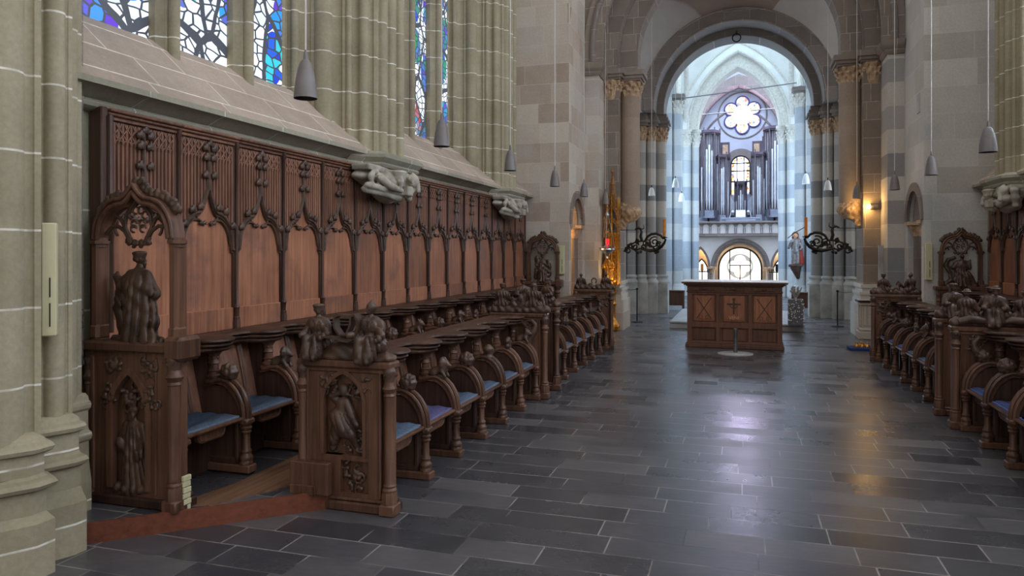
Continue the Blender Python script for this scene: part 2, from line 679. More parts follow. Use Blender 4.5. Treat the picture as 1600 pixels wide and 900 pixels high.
def floor_mat():
    N = NT('slate_floor')
    P = N.pos()
    x, y, z = N.sep(P)[:3]
    rh = 0.242
    yy = N.ma('DIVIDE', y, rh)
    r = N.ma('FLOOR', yy)
    v = N.ma('FRACT', yy)
    rnd = N.white(N.comb(r, 1.0, 2.0))
    ln = N.rng(N.white(N.comb(r, 7.0, 5.0)), 0, 1, 0.38, 0.7)
    uu = N.ma('ADD', N.ma('DIVIDE', x, ln), N.ma('MULTIPLY', rnd, 11.0))
    # joints jittered so that no two slabs are the same length
    b = N.ma('FLOOR', uu)
    j0 = N.ma('MULTIPLY', N.white(N.comb(b, r, 4.0)), 0.45)
    f = N.ma('FRACT', uu)
    lo = N.ma('LESS_THAN', f, j0)
    bid = N.ma('SUBTRACT', b, lo)
    jx = N.ma('ABSOLUTE', N.ma('SUBTRACT', f, j0))
    w1 = N.white(N.comb(bid, r, 9.0))
    nz = N.noise(P, 2.4, 6, 0.6)
    st = N.noise(N.scl(P, (9.0, 30.0, 9.0)), 1.0, 5, 0.6)
    fac = N.ma('ADD', N.ma('MULTIPLY', w1, 0.32), N.ma('ADD', N.ma('MULTIPLY', nz, 0.46), N.ma('MULTIPLY', st, 0.22)))
    c = N.ramp(fac, [(0.2, (46, 46, 50)), (0.5, (72, 71, 75)), (0.8, (104, 100, 100))])
    m1 = N.ma('LESS_THAN', N.ma('MINIMUM', v, N.ma('SUBTRACT', 1.0, v)), 0.0042 / rh)
    m2 = N.ma('LESS_THAN', N.ma('MULTIPLY', jx, ln), 0.0042)
    jm = N.ma('MAXIMUM', m1, m2)
    tone = N.mix(N.rng(N.noise(P, 1.6, 2), 0.45, 0.6, 0, 1), (158, 152, 146), (44, 42, 44))
    c = N.mix(N.ma('MULTIPLY', jm, 0.75), c, tone)
    N.bump(N.ma('ADD', N.ma('MULTIPLY', st, 0.7), N.ma('MULTIPLY', w1, 0.5)), 0.16, 0.006)
    rough = N.rng(N.ma('ADD', N.ma('MULTIPLY', w1, 0.5), N.ma('MULTIPLY', nz, 0.5)), 0.2, 0.8, 0.23, 0.38)
    return N.out(c, rough, 0, 0.5)


M['floor'] = floor_mat()


def glass_mat(name, tints, strength, sc, lead=0.012, bold=0.03, seed=0.0, clear=((206, 226, 246), (250, 252, 255))):
    """leaded glass lit from outside: irregular panes, fine leads and a bolder web of curved bands"""
    N = NT(name)
    x, y, z = N.sep(N.pos())[:3]
    V = N.comb(y, z, seed)
    wv = N.n('ShaderNodeVectorMath', operation='ADD')
    N.put(wv.inputs[0], V)
    nn = N.n('ShaderNodeTexNoise')
    N.put(nn.inputs['Vector'], V)
    nn.inputs['Scale'].default_value = 2.2
    sc2 = N.scl(nn.outputs['Color'], (0.16, 0.16, 0.0))
    N.put(wv.inputs[1], sc2)
    W = wv.outputs[0]

    def vor(vec, s, feat):
        q = N.n('ShaderNodeTexVoronoi', feature=feat, voronoi_dimensions='2D')
        N.put(q.inputs['Vector'], vec)
        q.inputs['Scale'].default_value = s
        return q
    W1 = N.scl(W, (1.0, 1.45, 1.0))
    e1 = vor(W1, sc, 'DISTANCE_TO_EDGE').outputs['Distance']
    cidx = vor(W1, sc, 'F1').outputs['Color']
    W2 = N.scl(W, (1.0, 0.62, 1.0))
    e2 = vor(W2, sc * 0.36, 'DISTANCE_TO_EDGE').outputs['Distance']
    big = N.sep(vor(W2, sc * 0.36, 'F1').outputs['Color'])
    d2 = vor(W2, sc * 0.36, 'F1').outputs['Distance']
    cr = N.sep(cidx)
    # coloured clusters sit at the hearts of the big cells
    heart = N.ma('LESS_THAN', N.ma('ADD', d2, N.ma('MULTIPLY', cr[1], 0.2)), 0.62)
    pick = N.ma('MULTIPLY', heart, N.ma('GREATER_THAN', big[1], 0.08))
    stops = [((i + 0.5) / len(tints), t) for i, t in enumerate(tints)]
    tint = N.ramp(N.ma('FRACT', N.ma('ADD', big[0], N.ma('MULTIPLY', cr[0], 0.35))), stops)
    white = N.ramp(cr[2], [(0.0, clear[0]), (1.0, clear[1])])
    c = N.mix(pick, white, tint)
    m1 = N.ma('LESS_THAN', e1, lead * sc)
    m2 = N.ma('LESS_THAN', e2, bold * sc * 0.36)
    lead_m = N.ma('MAXIMUM', m1, m2)
    N.out((40, 40, 42), 0.3)
    N.put(N.b.inputs['Emission Color'], N.mix(lead_m, c, (112, 120, 136)))  # leads glow dim grey, the glare around them put into their colour
    N.put(N.b.inputs['Emission Strength'], N.ma('MULTIPLY', N.ma('SUBTRACT', 1.0, N.ma('MULTIPLY', lead_m, 0.72)), strength))
    return N.m


M['glassA'] = glass_mat('stained_glass_blue', [(30, 60, 200), (40, 150, 230), (90, 40, 190), (50, 190, 210)], 1.25, 7.5, 0.011, 0.024, 0.0)
M['glassB'] = glass_mat('stained_glass_green', [(40, 80, 200), (30, 150, 90), (90, 50, 190), (30, 160, 190), (190, 60, 60)], 1.25, 8.5, 0.011, 0.022, 3.0)
M['glassR'] = glass_mat('clear_leaded_glass', [(170, 200, 255), (200, 240, 240), (190, 180, 250), (210, 240, 255)], 9.5, 7.5, 0.008, 0.02, 5.0, ((255, 246, 228), (255, 252, 240)))
# ------------------------------------------------------------------ plan helpers


def arch_pts(cx, zs, hw, rise=None, n=24):
    """left springing -> apex -> right springing; rise > hw gives a pointed arch"""
    rise = rise or hw
    R = (hw * hw + rise * rise) / (2 * hw)
    xc = cx - hw + R
    a1 = math.acos(max(-1, min(1, (cx - xc) / R)))
    L = [(xc + R * math.cos(t), zs + R * math.sin(t)) for t in np.linspace(PI, a1, n // 2 + 1)]
    Rr = [(2 * cx - x, z) for x, z in L[::-1][1:]]
    return L + Rr


def arch_band(mb, cx, zs, r0, r1, a, b, z0=None, rise0=None, rise1=None, ax='y', n=28):
    i = arch_pts(cx, zs, r0, rise0, n)
    o = arch_pts(cx, zs, r1, rise1, n)
    if z0 is not None:
        i = [(cx - r0, z0)] + i + [(cx + r0, z0)]
        o = [(cx - r1, z0)] + o + [(cx + r1, z0)]
    return mb.band(i, o, a, b, ax)


def arch_wall(mb, x0, x1, z0, z1, cx, zs, r, a, b, rise=None, ax='y', n=28):
    """wall slab with an arched opening"""
    i = arch_pts(cx, zs, r, rise, n)
    o = []
    for k, (x, z) in enumerate(i):
        t = PI * (1 - k / (len(i) - 1))
        c, s_ = math.cos(t), math.sin(t)
        q = 1e9
        if c < -1e-6:
            q = min(q, (x0 - cx) / c)
        if c > 1e-6:
            q = min(q, (x1 - cx) / c)
        if s_ > 1e-6:
            q = min(q, (z1 - zs) / s_)
        o.append((cx + c * q, zs + s_ * q))
    for cxn, czn in ((x0, z1), (x1, z1)):
        k = min(range(len(o)), key=lambda j: (o[j][0] - cxn) ** 2 + (o[j][1] - czn) ** 2)
        o[k] = (cxn, czn)
    i = [(cx - r, z0)] + i + [(cx + r, z0)]
    o = [(x0, z0)] + o + [(x1, z0)]
    return mb.band(i, o, a, b, ax)


def moulding(p0, p1, els, k=8):
    """plan line from p0 to p1 with rolls, hollows and fillets; bulges to the right of travel"""
    p0, p1 = Vector(p0), Vector(p1)
    L = (p1 - p0).length
    d = (p1 - p0).normalized()
    nrm = Vector((d.y, -d.x))
    tot = sum(e[1] for e in els)
    t = 0.0
    pts = []
    for e in els:
        wd = e[1] / tot * L
        kind = e[0]
        if kind == 'r':
            h = e[2] if len(e) > 2 else 0.5
            for j in range(k + 1):
                a = PI * j / k
                pts.append(p0 + d * (t + wd / 2 - wd / 2 * math.cos(a)) + nrm * (math.sin(a) * wd * h))
        elif kind == 'h':
            h = e[2] if len(e) > 2 else 0.35
            for j in range(k + 1):
                a = PI * j / k
                pts.append(p0 + d * (t + wd / 2 - wd / 2 * math.cos(a)) - nrm * (math.sin(a) * wd * h))
        else:
            h = e[2] if len(e) > 2 else 0.0
            pts += [p0 + d * t + nrm * h, p0 + d * (t + wd) + nrm * h]
        t += wd
    return [(q.x, q.y) for q in pts]


# ------------------------------------------------------------------ floor
fl = MB()
fl.box(-9, 9, -4, 42, -0.2, 0)
struct(fl.build('floor', M['floor'], smooth=0))

# ------------------------------------------------------------------ choir, both sides
WY0, WY1 = -3.0, 13.05


def choir_side(sgn, y0, nm):
    """sgn -1 = left wall; the right one mirrors about the nave axis"""
    def X(x):
        return x if sgn < 0 else 2 * AX - x

    def mirr(mb):
        if sgn > 0:
            mb.v = [(2 * AX - x, y, z) for x, y, z in mb.v]
        return mb
    b = MB()
    b.box(-4.6, -3.86, y0, WY1, 0, 2.5)
    struct(mirr(b).build('wall_' + nm, M['choirwall'], smooth=0))
    c = MB()
    prof = [(0.0, 2.47), (0.05, 2.475), (0.085, 2.495), (0.095, 2.515), (0.08, 2.535), (0.06, 2.545), (0.075, 2.55), (0.11, 2.565), (0.15, 2.585), (0.2, 2.6), (0.215, 2.602), (0.215, 2.64), (0.0, 2.66)]
    c.sweep(prof, [(-3.862, y0), (-3.862, WY1)])
    o = struct(mirr(c).build('trim_1' if sgn < 0 else 'trim_2', M['mould'], smooth=30))
    s = MB()
    s.prism([(-3.66, 2.635), (-4.31, 3.225), (-4.7, 3.225), (-4.7, 2.5), (-3.96, 2.5), (-3.96, 2.625)], y0, WY1, 'y')
    struct(mirr(s).build('window_sill_' + nm, M['sill'], smooth=0))
    u = MB()
    u.box(-4.9, -4.42, y0, WY1, 3.0, 3.24)
    return X, mirr


X_, mirL = choir_side(-1, WY0, 'left')
XR_, mirR = choir_side(1, -3.0, 'right')


def lancet_window(num, ystart, nm, glass, mir, lights=3, skip=()):
    """three lancets of leaded glass between two moulded stone mullions"""
    cs = [ystart + 0.35 + 0.905 * k for k in range(lights)]
    f = MB()
    f.box(-4.42, -4.30, cs[0] - 0.42, cs[-1] + 0.42, 3.16, 3.2)
    f.box(-4.42, -4.34, cs[0] - 0.42, cs[0] - 0.36, 3.2, 9)
    f.box(-4.42, -4.34, cs[-1] + 0.36, cs[-1] + 0.42, 3.2, 9)
    root = struct(mir(f).build('window_%d' % num, M['choir'], smooth=0))
    for k in range(lights - 1):
        ym = (cs[k] + cs[k + 1]) / 2
        m = MB()
        pl = [(-4.45, ym - 0.05), (-4.33, ym - 0.1), (-4.29, ym - 0.1), (-4.25, ym - 0.06), (-4.23, ym - 0.055)]
        pl += [(-4.2 + 0.045 * math.cos(a), ym + 0.045 * math.sin(a)) for a in np.linspace(-PI * 0.7, PI * 0.7, 9)]
        pl += [(-4.23, ym + 0.055), (-4.25, ym + 0.06), (-4.29, ym + 0.1), (-4.33, ym + 0.1), (-4.45, ym + 0.05)]
        m.prism(pl, 3.0, 9.0, 'z')
        mir(m).build('mullion', M['choir'], root, smooth=35)
    for k, c in enumerate(cs):
        g = MB()
        g.box(-4.385, -4.365, c - 0.37, c + 0.37, 3.18, 9.0)
        gl = mir(g).build('leaded_glass', M[glass], root, smooth=0)
    return root


lancet_window(1, 3.87, 'left', 'glassA', mirL)
lancet_window(2, 3.87 + 4.32, 'left', 'glassB', mirL)
lancet_window(3, 3.87 + 4.32, 'right', 'glassR', mirR)
lancet_window(12, 3.87, 'right', 'glassR', mirR)
lancet_window(13, 3.87 - 4.32, 'right', 'glassR', mirR)


def choir_pier(yc, nm, mir):
    half = moulding((-4.44, yc - 0.98), (-3.65, yc - 0.33), [('f', .03), ('r', .07), ('h', .05), ('r', .07, .4), ('h', .12, .25), ('f', .03), ('r', .17, .42), ('h', .1, .3), ('f', .03), ('r', .06), ('h', .07, .3), ('r', .1, .45), ('h', .05), ('f', .03)])
    mid = moulding((-3.65, yc - 0.33), (-3.65, yc + 0.33), [('f', .03), ('h', .05), ('r', .15, .42), ('h', .05), ('f', .05), ('r', .17, .4), ('f', .05), ('h', .05), ('r', .15, .42), ('h', .05), ('f', .03)])
    other = [(x, 2 * yc - y) for x, y in half[::-1]]
    pts = half + mid[1:-1] + other
    pts = [(-4.7, yc - 0.98)] + pts + [(-4.7, yc + 0.98)]
    b = MB()
    b.prism(pts, 2.6, 9.0, 'z')
    root = struct(mir(b).build('pier_' + nm, M['choir'], smooth=35))
    # moulded abacus over the carved corbel
    a = MB()
    path = [(-3.8, yc - 0.72), (-3.72, yc - 0.5), (-3.56, yc - 0.42), (-3.56, yc + 0.42), (-3.72, yc + 0.5), (-3.8, yc + 0.72)]
    a.sweep([(-0.2, 2.48), (0.0, 2.47), (0.03, 2.485), (0.045, 2.51), (0.03, 2.53), (0.055, 2.55), (0.08, 2.575), (0.08, 2.61), (0.01, 2.645), (-0.2, 2.66)], path)
    mir(a).build('abacus', M['mould'], root, smooth=30)
    return root


lancet_window(14, 3.87 - 4.32, 'left', 'glassA', mirL)
choir_pier(7.28, 'left', mirL)
choir_pier(11.6, 'left', mirL)
choir_pier(11.6, 'right', mirR)
choir_pier(7.28, 'right', mirR)
choir_pier(2.96, 'right', mirR)

# the near pier on the left stands on the floor
pts = [(-4.6, 2.3), (-3.62, 2.3), (-3.56, 2.5)]
pts += moulding((-3.56, 2.56), (-3.36, 2.83), [('h', .06), ('f', .02), ('r', .24, .5), ('h', .05, .3), ('f', .035)])
pts += moulding((-3.52, 2.9), (-3.46, 3.1), [('f', .03), ('r', .05), ('h', .03), ('r', .17, .48), ('h', .03), ('f', .035)])
pts += moulding((-3.68, 3.15), (-3.68, 3.36), [('h', .05), ('r', .12, .4), ('f', .04)])
pts += [(-3.88, 3.4), (-4.6, 3.44)]
p0 = MB()
p0.prism(pts, 0.5, 9, 'z')
near = struct(p0.build('pier_near', M['choir'], smooth=35))
bs = MB()


def plinth(mb, pl, rings):
    c = Vector((sum(p[0] for p in pl) / len(pl), sum(p[1] for p in pl) / len(pl)))
    for (g0, z0), (g1, z1) in zip(rings, rings[1:]):
        lo = [tuple(Vector(p) + (Vector(p) - c).normalized() * g0) for p in pl]
        hi = [tuple(Vector(p) + (Vector(p) - c).normalized() * g1) for p in pl]
        n = len(pl)
        vs = [(x, y, z0) for x, y in lo] + [(x, y, z1) for x, y in hi]
        mb.add(vs, [tuple(range(n))[::-1], tuple(range(n, 2 * n))] + [(i, (i + 1) % n, n + (i + 1) % n, n + i) for i in range(n)])


RG = [(0.0, 0.0), (0.0, 0.27), (-0.04, 0.31), (-0.04, 0.42), (0.0, 0.435), (0.015, 0.455), (0.0, 0.475), (-0.035, 0.485), (-0.05, 0.5), (-0.05, 0.6), (-0.01, 0.615), (0.0, 0.635), (-0.01, 0.65), (-0.04, 0.66), (-0.05, 0.68), (-0.09, 0.7)]
plinth(bs, [(-4.3, 2.3), (-3.5, 2.3), (-3.36, 2.6), (-3.28, 2.74), (-3.28, 2.84), (-3.4, 2.9), (-4.3, 2.9)], RG)
plinth(bs, [(-4.3, 2.7), (-3.42, 2.88), (-3.36, 3.03), (-3.36, 3.1), (-3.46, 3.14), (-4.3, 3.14)], [(g * 0.85, z + 0.035 if z > 0.3 else z) for g, z in RG])
plinth(bs, [(-4.2, 3.0), (-3.66, 3.16), (-3.6, 3.2), (-3.6, 3.38), (-4.2, 3.44)], [(g * 0.35 - 0.02, z + 0.08 if z > 0.3 else z) for g, z in RG])
bs.build('pier_base', M['choir'], near, smooth=30)

# ------------------------------------------------------------------ end of the choir: wall, doors, first arch


def both(fn):
    for sg in (-1, 1):
        fn(sg, lambda h: AX + sg * h)


def sbox(mb, sg, h0, h1, y0, y1, z0, z1):
    a, b = AX + sg * h0, AX + sg * h1
    return mb.box(min(a, b), max(a, b), y0, y1, z0, z1)


def end_wall(sg, X):
    side = 'left' if sg < 0 else 'right'
    b = MB()
    sbox(b, sg, 2.87, 4.8, 13.05, 13.14, 0, 9.2)
    o = struct(b.build('wall_%s_end' % side, M['ashlarw' if sg < 0 else 'ashlar'], smooth=0))
    # passage wall with a round-headed doorway
    d = MB()
    arch_wall(d, 13.14, 14.5, 0, 9.2, 13.72, 2.12, 0.5, X(2.87), X(3.3), None, 'x', 20)
    struct(d.build('wall_%s_passage' % side, M['ashlarw' if sg < 0 else 'ashlar'], smooth=35))
    k = MB()
    arch_band(k, 13.72, 2.12, 0.5, 0.64, X(2.84), X(2.9), None, None, None, 'x', 20)
    arch_band(k, 13.72, 2.12, 0.4, 0.5, X(2.95), X(3.3), None, None, None, 'x', 20)
    root = struct(k.build('door_%d' % (1 if sg < 0 else 2), M['brown' if sg < 0 else 'grey'], smooth=35))
    s = MB()
    for yy in (13.34, 14.12):
        s.lathe([(0.09, 0.0), (0.09, 0.1), (0.07, 0.13), (0.09, 0.17), (0.065, 0.2), (0.062, 1.85), (0.075, 1.87)], (X(3.0), yy, 0), 14)
    s.build('jamb_shaft', M['steel'] if False else M['grey'], root)
    q = MB()
    for yy in (13.3, 14.14):
        q.lathe([(0.066, 1.86), (0.075, 1.9), (0.1, 1.98), (0.13, 2.04), (0.13, 2.06)], (X(3.0), yy, 0), 14)
        sbox(q, sg, 2.84, 3.2, yy - 0.15, yy + 0.15, 2.06, 2.12)
    q.build('jamb_capital', M['cap'], root)
    # lobby behind the doorway
    l = MB()
    sbox(l, sg, 3.3, 4.6, 13.14, 13.2, 0, 3.2)
    sbox(l, sg, 3.3, 4.6, 14.4, 14.46, 0, 3.2)
    sbox(l, sg, 4.55, 4.6, 13.2, 14.4, 0, 3.2)
    sbox(l, sg, 3.3, 4.6, 13.14, 14.46, 3.2, 3.26)
    struct(l.build('lobby_%s' % side, M['ashlarw'], smooth=0))
    # square pier behind it
    p = MB()
    sbox(p, sg, 2.6, 3.6, 14.5, 15.25, 0, 9.2)
    pr = struct(p.build('pier_%s_crossing' % side, M['ashlarw' if sg < 0 else 'stripe'], smooth=0))
    im = MB()
    pth = [(X(2.87), 13.15), (X(2.87), 14.46), (X(2.6), 14.5), (X(2.6), 15.0)]
    if sg > 0:
        pth = pth[::-1]
    im.sweep([(-0.05, 5.12), (0.02, 5.12), (0.05, 5.17), (0.05, 5.2), (0.09, 5.24), (0.11, 5.28), (0.11, 5.36), (-0.05, 5.36)], [pth[k] for k in range(1, 4)] if sg < 0 else pth[:3])
    im.build('impost', M['brown'], pr, smooth=30)
    # pilaster and half shaft carrying the first arch
    a = MB()
    sbox(a, sg, 2.3, 2.62, 15.15, 16.0, 0, 5.0)
    root = struct(a.build('pilaster_%s' % side, M['brown'], smooth=0))
    c = MB()
    c.lathe([(0.2, 2.5), (0.2, 4.86)], (X(2.12), 15.55, 0), 20)
    c.build('half_shaft', M['shaft'], root)
    bb = MB()
    for (g0, z0, z1) in ((0.1, 0, 0.62), (0.07, 0.62, 0.72), (0.05, 0.72, 0.8), (0.07, 0.8, 0.86), (0.02, 0.86, 0.93), (0.05, 0.93, 1.0)):
        sbox(bb, sg, 2.3 - g0, 2.7, 15.15 - g0, 16.0 + g0, z0, z1)
    bb.build('pilaster_base', M['ashlarw' if sg < 0 else 'ashlar'], root, smooth=0)
    # foliage capitals and abacus
    ab = MB()
    for h0, h1, y0, y1 in ((1.86, 2.34, 15.28, 15.85), (2.24, 2.7, 15.06, 15.85)):
        for g, z0, z1 in ((-0.02, 5.16, 5.2), (0.02, 5.2, 5.26), (0.06, 5.26, 5.36)):
            sbox(ab, sg, h0 - g, h1 + g, y0 - g, y1 + g, z0, z1)
    ab.build('abacus', M['brown'], root, smooth=0)
    return X


both(end_wall)
w3 = MB()
arch_wall(w3, AX - 3.4, AX + 3.4, 5.36, 10.2, AX, 5.66, 2.66, 14.47, 15.1, None, 'y', 40)
struct(w3.build('wall_choir_arch', M['brown'], smooth=35))
ar = MB()
arch_band(ar, AX, 5.66, 2.5, 2.87, 14.42, 14.56, 5.36, n=40)
arch_band(ar, AX, 5.66, 2.32, 2.66, 15.1, 15.8, 5.36, n=40)
ao = struct(ar.build('choir_arch', M['brown'], smooth=35))
ar = MB()
i = arch_pts(AX, 5.66, 1.94, None, 40)
arch_band(ar, AX, 5.66, 1.94, 2.34, 15.32, 15.8, 5.36, n=40)
ar.build('inner_order', M['brown'], ao, smooth=35)
ar = MB()
for r, yy, t in ((2.32, 15.28, 0.035), (2.66, 15.06, 0.035), (2.7, 14.42, 0.06)):
    ar.tube([(x, yy, z) for x, z in [(AX - r, 5.36)] + arch_pts(AX, 5.66, r, None, 40) + [(AX + r, 5.36)]], t, 8)
ar.build('roll_moulding', M['grey'], ao)

# ------------------------------------------------------------------ crossing
cw = MB()
arch_wall(cw, AX - 4.5, AX + 4.5, 5.2, 10.2, AX, 5.27, 2.29, 19.0, 20.3, None, 'y', 44)
for sg in (-1, 1):
    sbox(cw, sg, 2.75, 6.5, 19.1, 20.3, 0, 5.2)
struct(cw.build('wall_crossing', M['plaster'], smooth=35))
# vault web, its shade painted in as darker plaster, falling to the arch crown
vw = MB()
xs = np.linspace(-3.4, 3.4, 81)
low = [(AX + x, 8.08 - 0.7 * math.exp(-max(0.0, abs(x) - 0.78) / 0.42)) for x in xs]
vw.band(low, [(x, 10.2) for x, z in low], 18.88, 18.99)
struct(vw.build('crossing_shaded_web', M['plastershade'], smooth=35))
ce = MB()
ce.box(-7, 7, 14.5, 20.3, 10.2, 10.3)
struct(ce.build('ceiling', M['plastershade'], smooth=0))
tw = MB()
for sg in (-1, 1):
    sbox(tw, sg, 6.5, 6.6, 15.3, 19.1, 0, 10.2)
struct(tw.build('wall_transept', M['ashlar'], smooth=0))
tw = MB()
for sg in (-1, 1):
    sbox(tw, sg, 3.4, 6.5, 15.3, 15.4, 0, 10.2)
struct(tw.build('wall_transept_east', M['ashlar'], smooth=0))

na = MB()
arch_band(na, AX, 5.27, 2.0, 2.31, 18.8, 20.2, 5.2, n=48)
no = struct(na.build('nave_arch', M['grey'], smooth=35))
na = MB()
arch_band(na, AX, 5.27, 1.82, 2.02, 19.5, 20.25, 5.2, n=48)
na.build('inner_order', M['grey'], no, smooth=35)
na = MB()
for r, yy in ((2.3, 18.82), (2.02, 18.82), (1.84, 19.54)):
    na.tube([(x, yy, z) for x, z in [(AX - r, 5.2)] + arch_pts(AX, 5.27, r, None, 48) + [(AX + r, 5.2)]], 0.03, 8)
na.build('roll_moulding', M['brown'], no)
rg = MB()
rg.tube([(AX + 0.1 * math.cos(a), 19.46, 7.02 + 0.1 * math.sin(a)) for a in np.linspace(0, 2 * PI, 20)], 0.016, 6)
rg.tube([(AX, 19.46, 7.12), (AX, 19.48, 7.2)], 0.012, 6)
rg.build('hanging_ring', M['iron'], no)


def nave_pier(sg, X):
    side = 'left' if sg < 0 else 'right'
    b = MB()
    b.prism([(X(6.5), 19.3), (X(2.78), 19.3), (X(2.58), 19.36), (X(2.3), 19.5), (X(2.02), 19.66), (X(1.84), 19.9), (X(1.84), 20.25), (X(3.0), 20.3)], 0, 5.0, 'z')
    root = struct(b.build('pier_%s_nave' % side, M['stripe'], smooth=0))
    s = MB()
    SH = [(2.64, 19.25, 0.13), (2.38, 19.38, 0.12), (2.15, 19.52, 0.13), (1.93, 19.76, 0.16)]
    for h, y, r in SH:
        s.lathe([(r, 0.9), (r, 4.5)], (X(h), y, 0), 18)
    s.build('clustered_shafts', M['stripe'], root)
    c = MB()
    for h, y, r in SH:
        g = r + 0.05
        sbox(c, sg, h - g, h + g, y - g, y + g, 0, 0.78)
        c.lathe([(r * 1.5, 0.78), (r * 1.55, 0.82), (r * 1.4, 0.86), (r * 1.15, 0.9), (r * 1.15, 0.93), (r * 1.3, 0.96), (r * 1.25, 1.0), (r, 1.02)], (X(h), y, 0), 18)
        c.add([(X(h) + q * g, y + t * g, 0.78) for q in (-1, 1) for t in (-1, 1)], [])
    c.build('shaft_bases', M['basest'], root, smooth=30)
    a = MB()
    for h, y, r in SH:
        for q, z0, z1 in ((0.06, 4.88, 4.95), (0.1, 4.95, 5.03), (0.06, 5.03, 5.12), (0.02, 5.12, 5.22)):
            g = r + q
            sbox(a, sg, h - g, h + g, y - g, y + g, z0, z1)
    a.build('abacus', M['grey'], root, smooth=0)
    return root


both(nave_pier)

# ------------------------------------------------------------------ nave beyond the crossing


def nave_side(sg, X):
    side = 'left' if sg < 0 else 'right'
    p = MB()
    # tall shaft carrying the first rib
    sbox(p, sg, 1.98, 2.4, 23.7, 24.5, 0, 12.4)
    root = struct(p.build('pier_%s_west' % side, M['stripew'], smooth=0))
    s = MB()
    s.lathe([(0.17, 0), (0.17, 6.0)], (X(1.84), 24.0, 0), 18)
    s.lathe([(0.22, 0), (0.22, 0.5), (0.17, 0.6)], (X(1.84), 24.0, 0), 18)
    s.build('tall_shaft', M['stripew'], root)
    a = MB()
    for g, z0, z1 in ((0.2, 6.42, 6.5), (0.25, 6.5, 6.6)):
        sbox(a, sg, 1.84 - g, 1.84 + g, 24 - g, 24 + g, z0, z1)
    a.build('abacus', M['grey'], root, smooth=0)
    # shafts under the pointed arch
    q = MB()
    sbox(q, sg, 1.66, 2.5, 27.9, 28.7, 0, 6.1)
    r2 = struct(q.build('pier_%s_organ' % side, M['stripew'], smooth=0))
    s = MB()
    for h, y in ((1.52, 28.1), (1.82, 27.86)):
        s.lathe([(0.14, 0), (0.14, 5.5)], (X(h), y, 0), 16)
    s.build('shafts', M['stripew'], r2)
    a = MB()
    for h, y in ((1.52, 28.1), (1.82, 27.86)):
        for g, z0, z1 in ((0.17, 5.95, 6.02), (0.21, 6.02, 6.12)):
            sbox(a, sg, h - g, h + g, y - g, y + g, z0, z1)
    a.build('abacus', M['capw'], r2, smooth=0)
    w_ = MB()
    sbox(w_, sg, 2.4, 2.6, 20.3, 28, 0, 12.4)
    sbox(w_, sg, 2.56, 2.8, 28, 40.4, 0, 14)
    struct(w_.build('wall_%s_nave' % side, M['white'], smooth=0))


both(nave_side)
pa = MB()
arch_band(pa, AX, 6.1, 1.4, 1.74, 27.8, 28.6, None, 2.2, 2.72, n=40)
po = struct(pa.build('organ_bay_arch', M['capw'], smooth=35))
pa = MB()
arch_band(pa, AX, 6.1, 1.72, 1.98, 27.6, 28.5, None, 2.7, 3.05, n=40)
pa.build('outer_order', M['white'], po, smooth=35)
pa = MB()
for r, rs, yy in ((1.42, 2.22, 27.8), (1.74, 2.72, 27.6), (1.98, 3.05, 27.58)):
    pa.tube([(x, yy, z) for x, z in arch_pts(AX, 6.1, r, rs, 40)], 0.035, 8)
pa.build('roll_moulding', M['capw'], po)
ww = MB()
arch_wall(ww, AX - 2.7, AX + 2.7, 6.1, 12.4, AX, 6.1, 1.96, 27.85, 28.3, 3.02, 'y', 40)
struct(ww.build('wall_organ_bay', M['white'], smooth=35))
# unseen glowing panes in window shape, added to light the nave columns
for i_, sg in enumerate((-1, 1)):
    for j_, (ya, yb) in enumerate(((21.1, 23.3), (24.9, 27.5))):
        yc_ = (ya + yb) / 2
        hh = (yb - ya) / 2
        f = MB()
        arch_band(f, yc_, 5.0, hh - 0.06, hh + 0.08, AX + sg * 2.32, AX + sg * 2.41, 1.3, None, None, 'x', 20)
        wn = struct(f.build('window_%d' % (8 + 2 * i_ + j_), M['grey'], smooth=35))
        f = MB()
        f.prism([(yc_ - hh + 0.06, 1.3)] + arch_pts(yc_, 5.0, hh - 0.06, None, 20) + [(yc_ + hh - 0.06, 1.3)], AX + sg * 2.375, AX + sg * 2.39, 'x')
        f.build('pane', M['aisle'], wn, smooth=0)
# ribs of the vault nearer to us
rb = MB()
for sg in (-1, 1):
    rb.tube([(AX + sg * (1.84 - 0.0 * t), 24.0 + 3.6 * t, 6.6 + 2.8 * math.sin(t * PI / 2)) for t in np.linspace(0, 1, 14)], 0.1, 8)
    rb.tube([(AX + sg * (1.82 - 0.1 * math.sin(t * 3)), 27.8 - 3.6 * t, 6.2 + 3.2 * math.sin(t * PI / 2)) for t in np.linspace(0, 1, 14)], 0.09, 8)
struct(rb.build('vault_rib', M['capw']))
cn = MB()
cn.box(-3.2, 3.2, 20.3, 40.4, 14.0, 14.1)
struct(cn.build('ceiling_nave', M['white'], smooth=0))
# west wall behind the organ
bw = MB()
bw.box(-3.2, 3.2, 40.0, 40.4, 0, 14)
struct(bw.build('wall_west', M['bluewall'], smooth=0))
wa = MB()
arch_band(wa, AX, 7.3, 2.05, 2.45, 38.9, 39.98, None, 2.8, 3.3, n=40)
struct(wa.build('west_wall_arch', M['grey'], smooth=35))
wa = MB()
wa.tube([(x, 39.97, z) for x, z in arch_pts(AX, 6.4, 2.1, 2.75, 40)], 0.05, 8)
wa.tube([(0.06 + 1.2 * math.cos(a), 39.98, 8.7 + 1.2 * math.sin(a)) for a in np.linspace(0, 2 * PI, 48)], 0.04, 8)
struct(wa.build('trim_3', M['grey']))
tr = MB()
tr.tube([(-2.4, 30.0, 7.0), (2.2, 30.0, 7.15)], 0.022, 6)
tr.tube([(-2.0, 26.0, 6.9), (1.9, 26.0, 7.2)], 0.02, 6)
tag(tr.build('tie_rod', M['steel']), kind='structure')

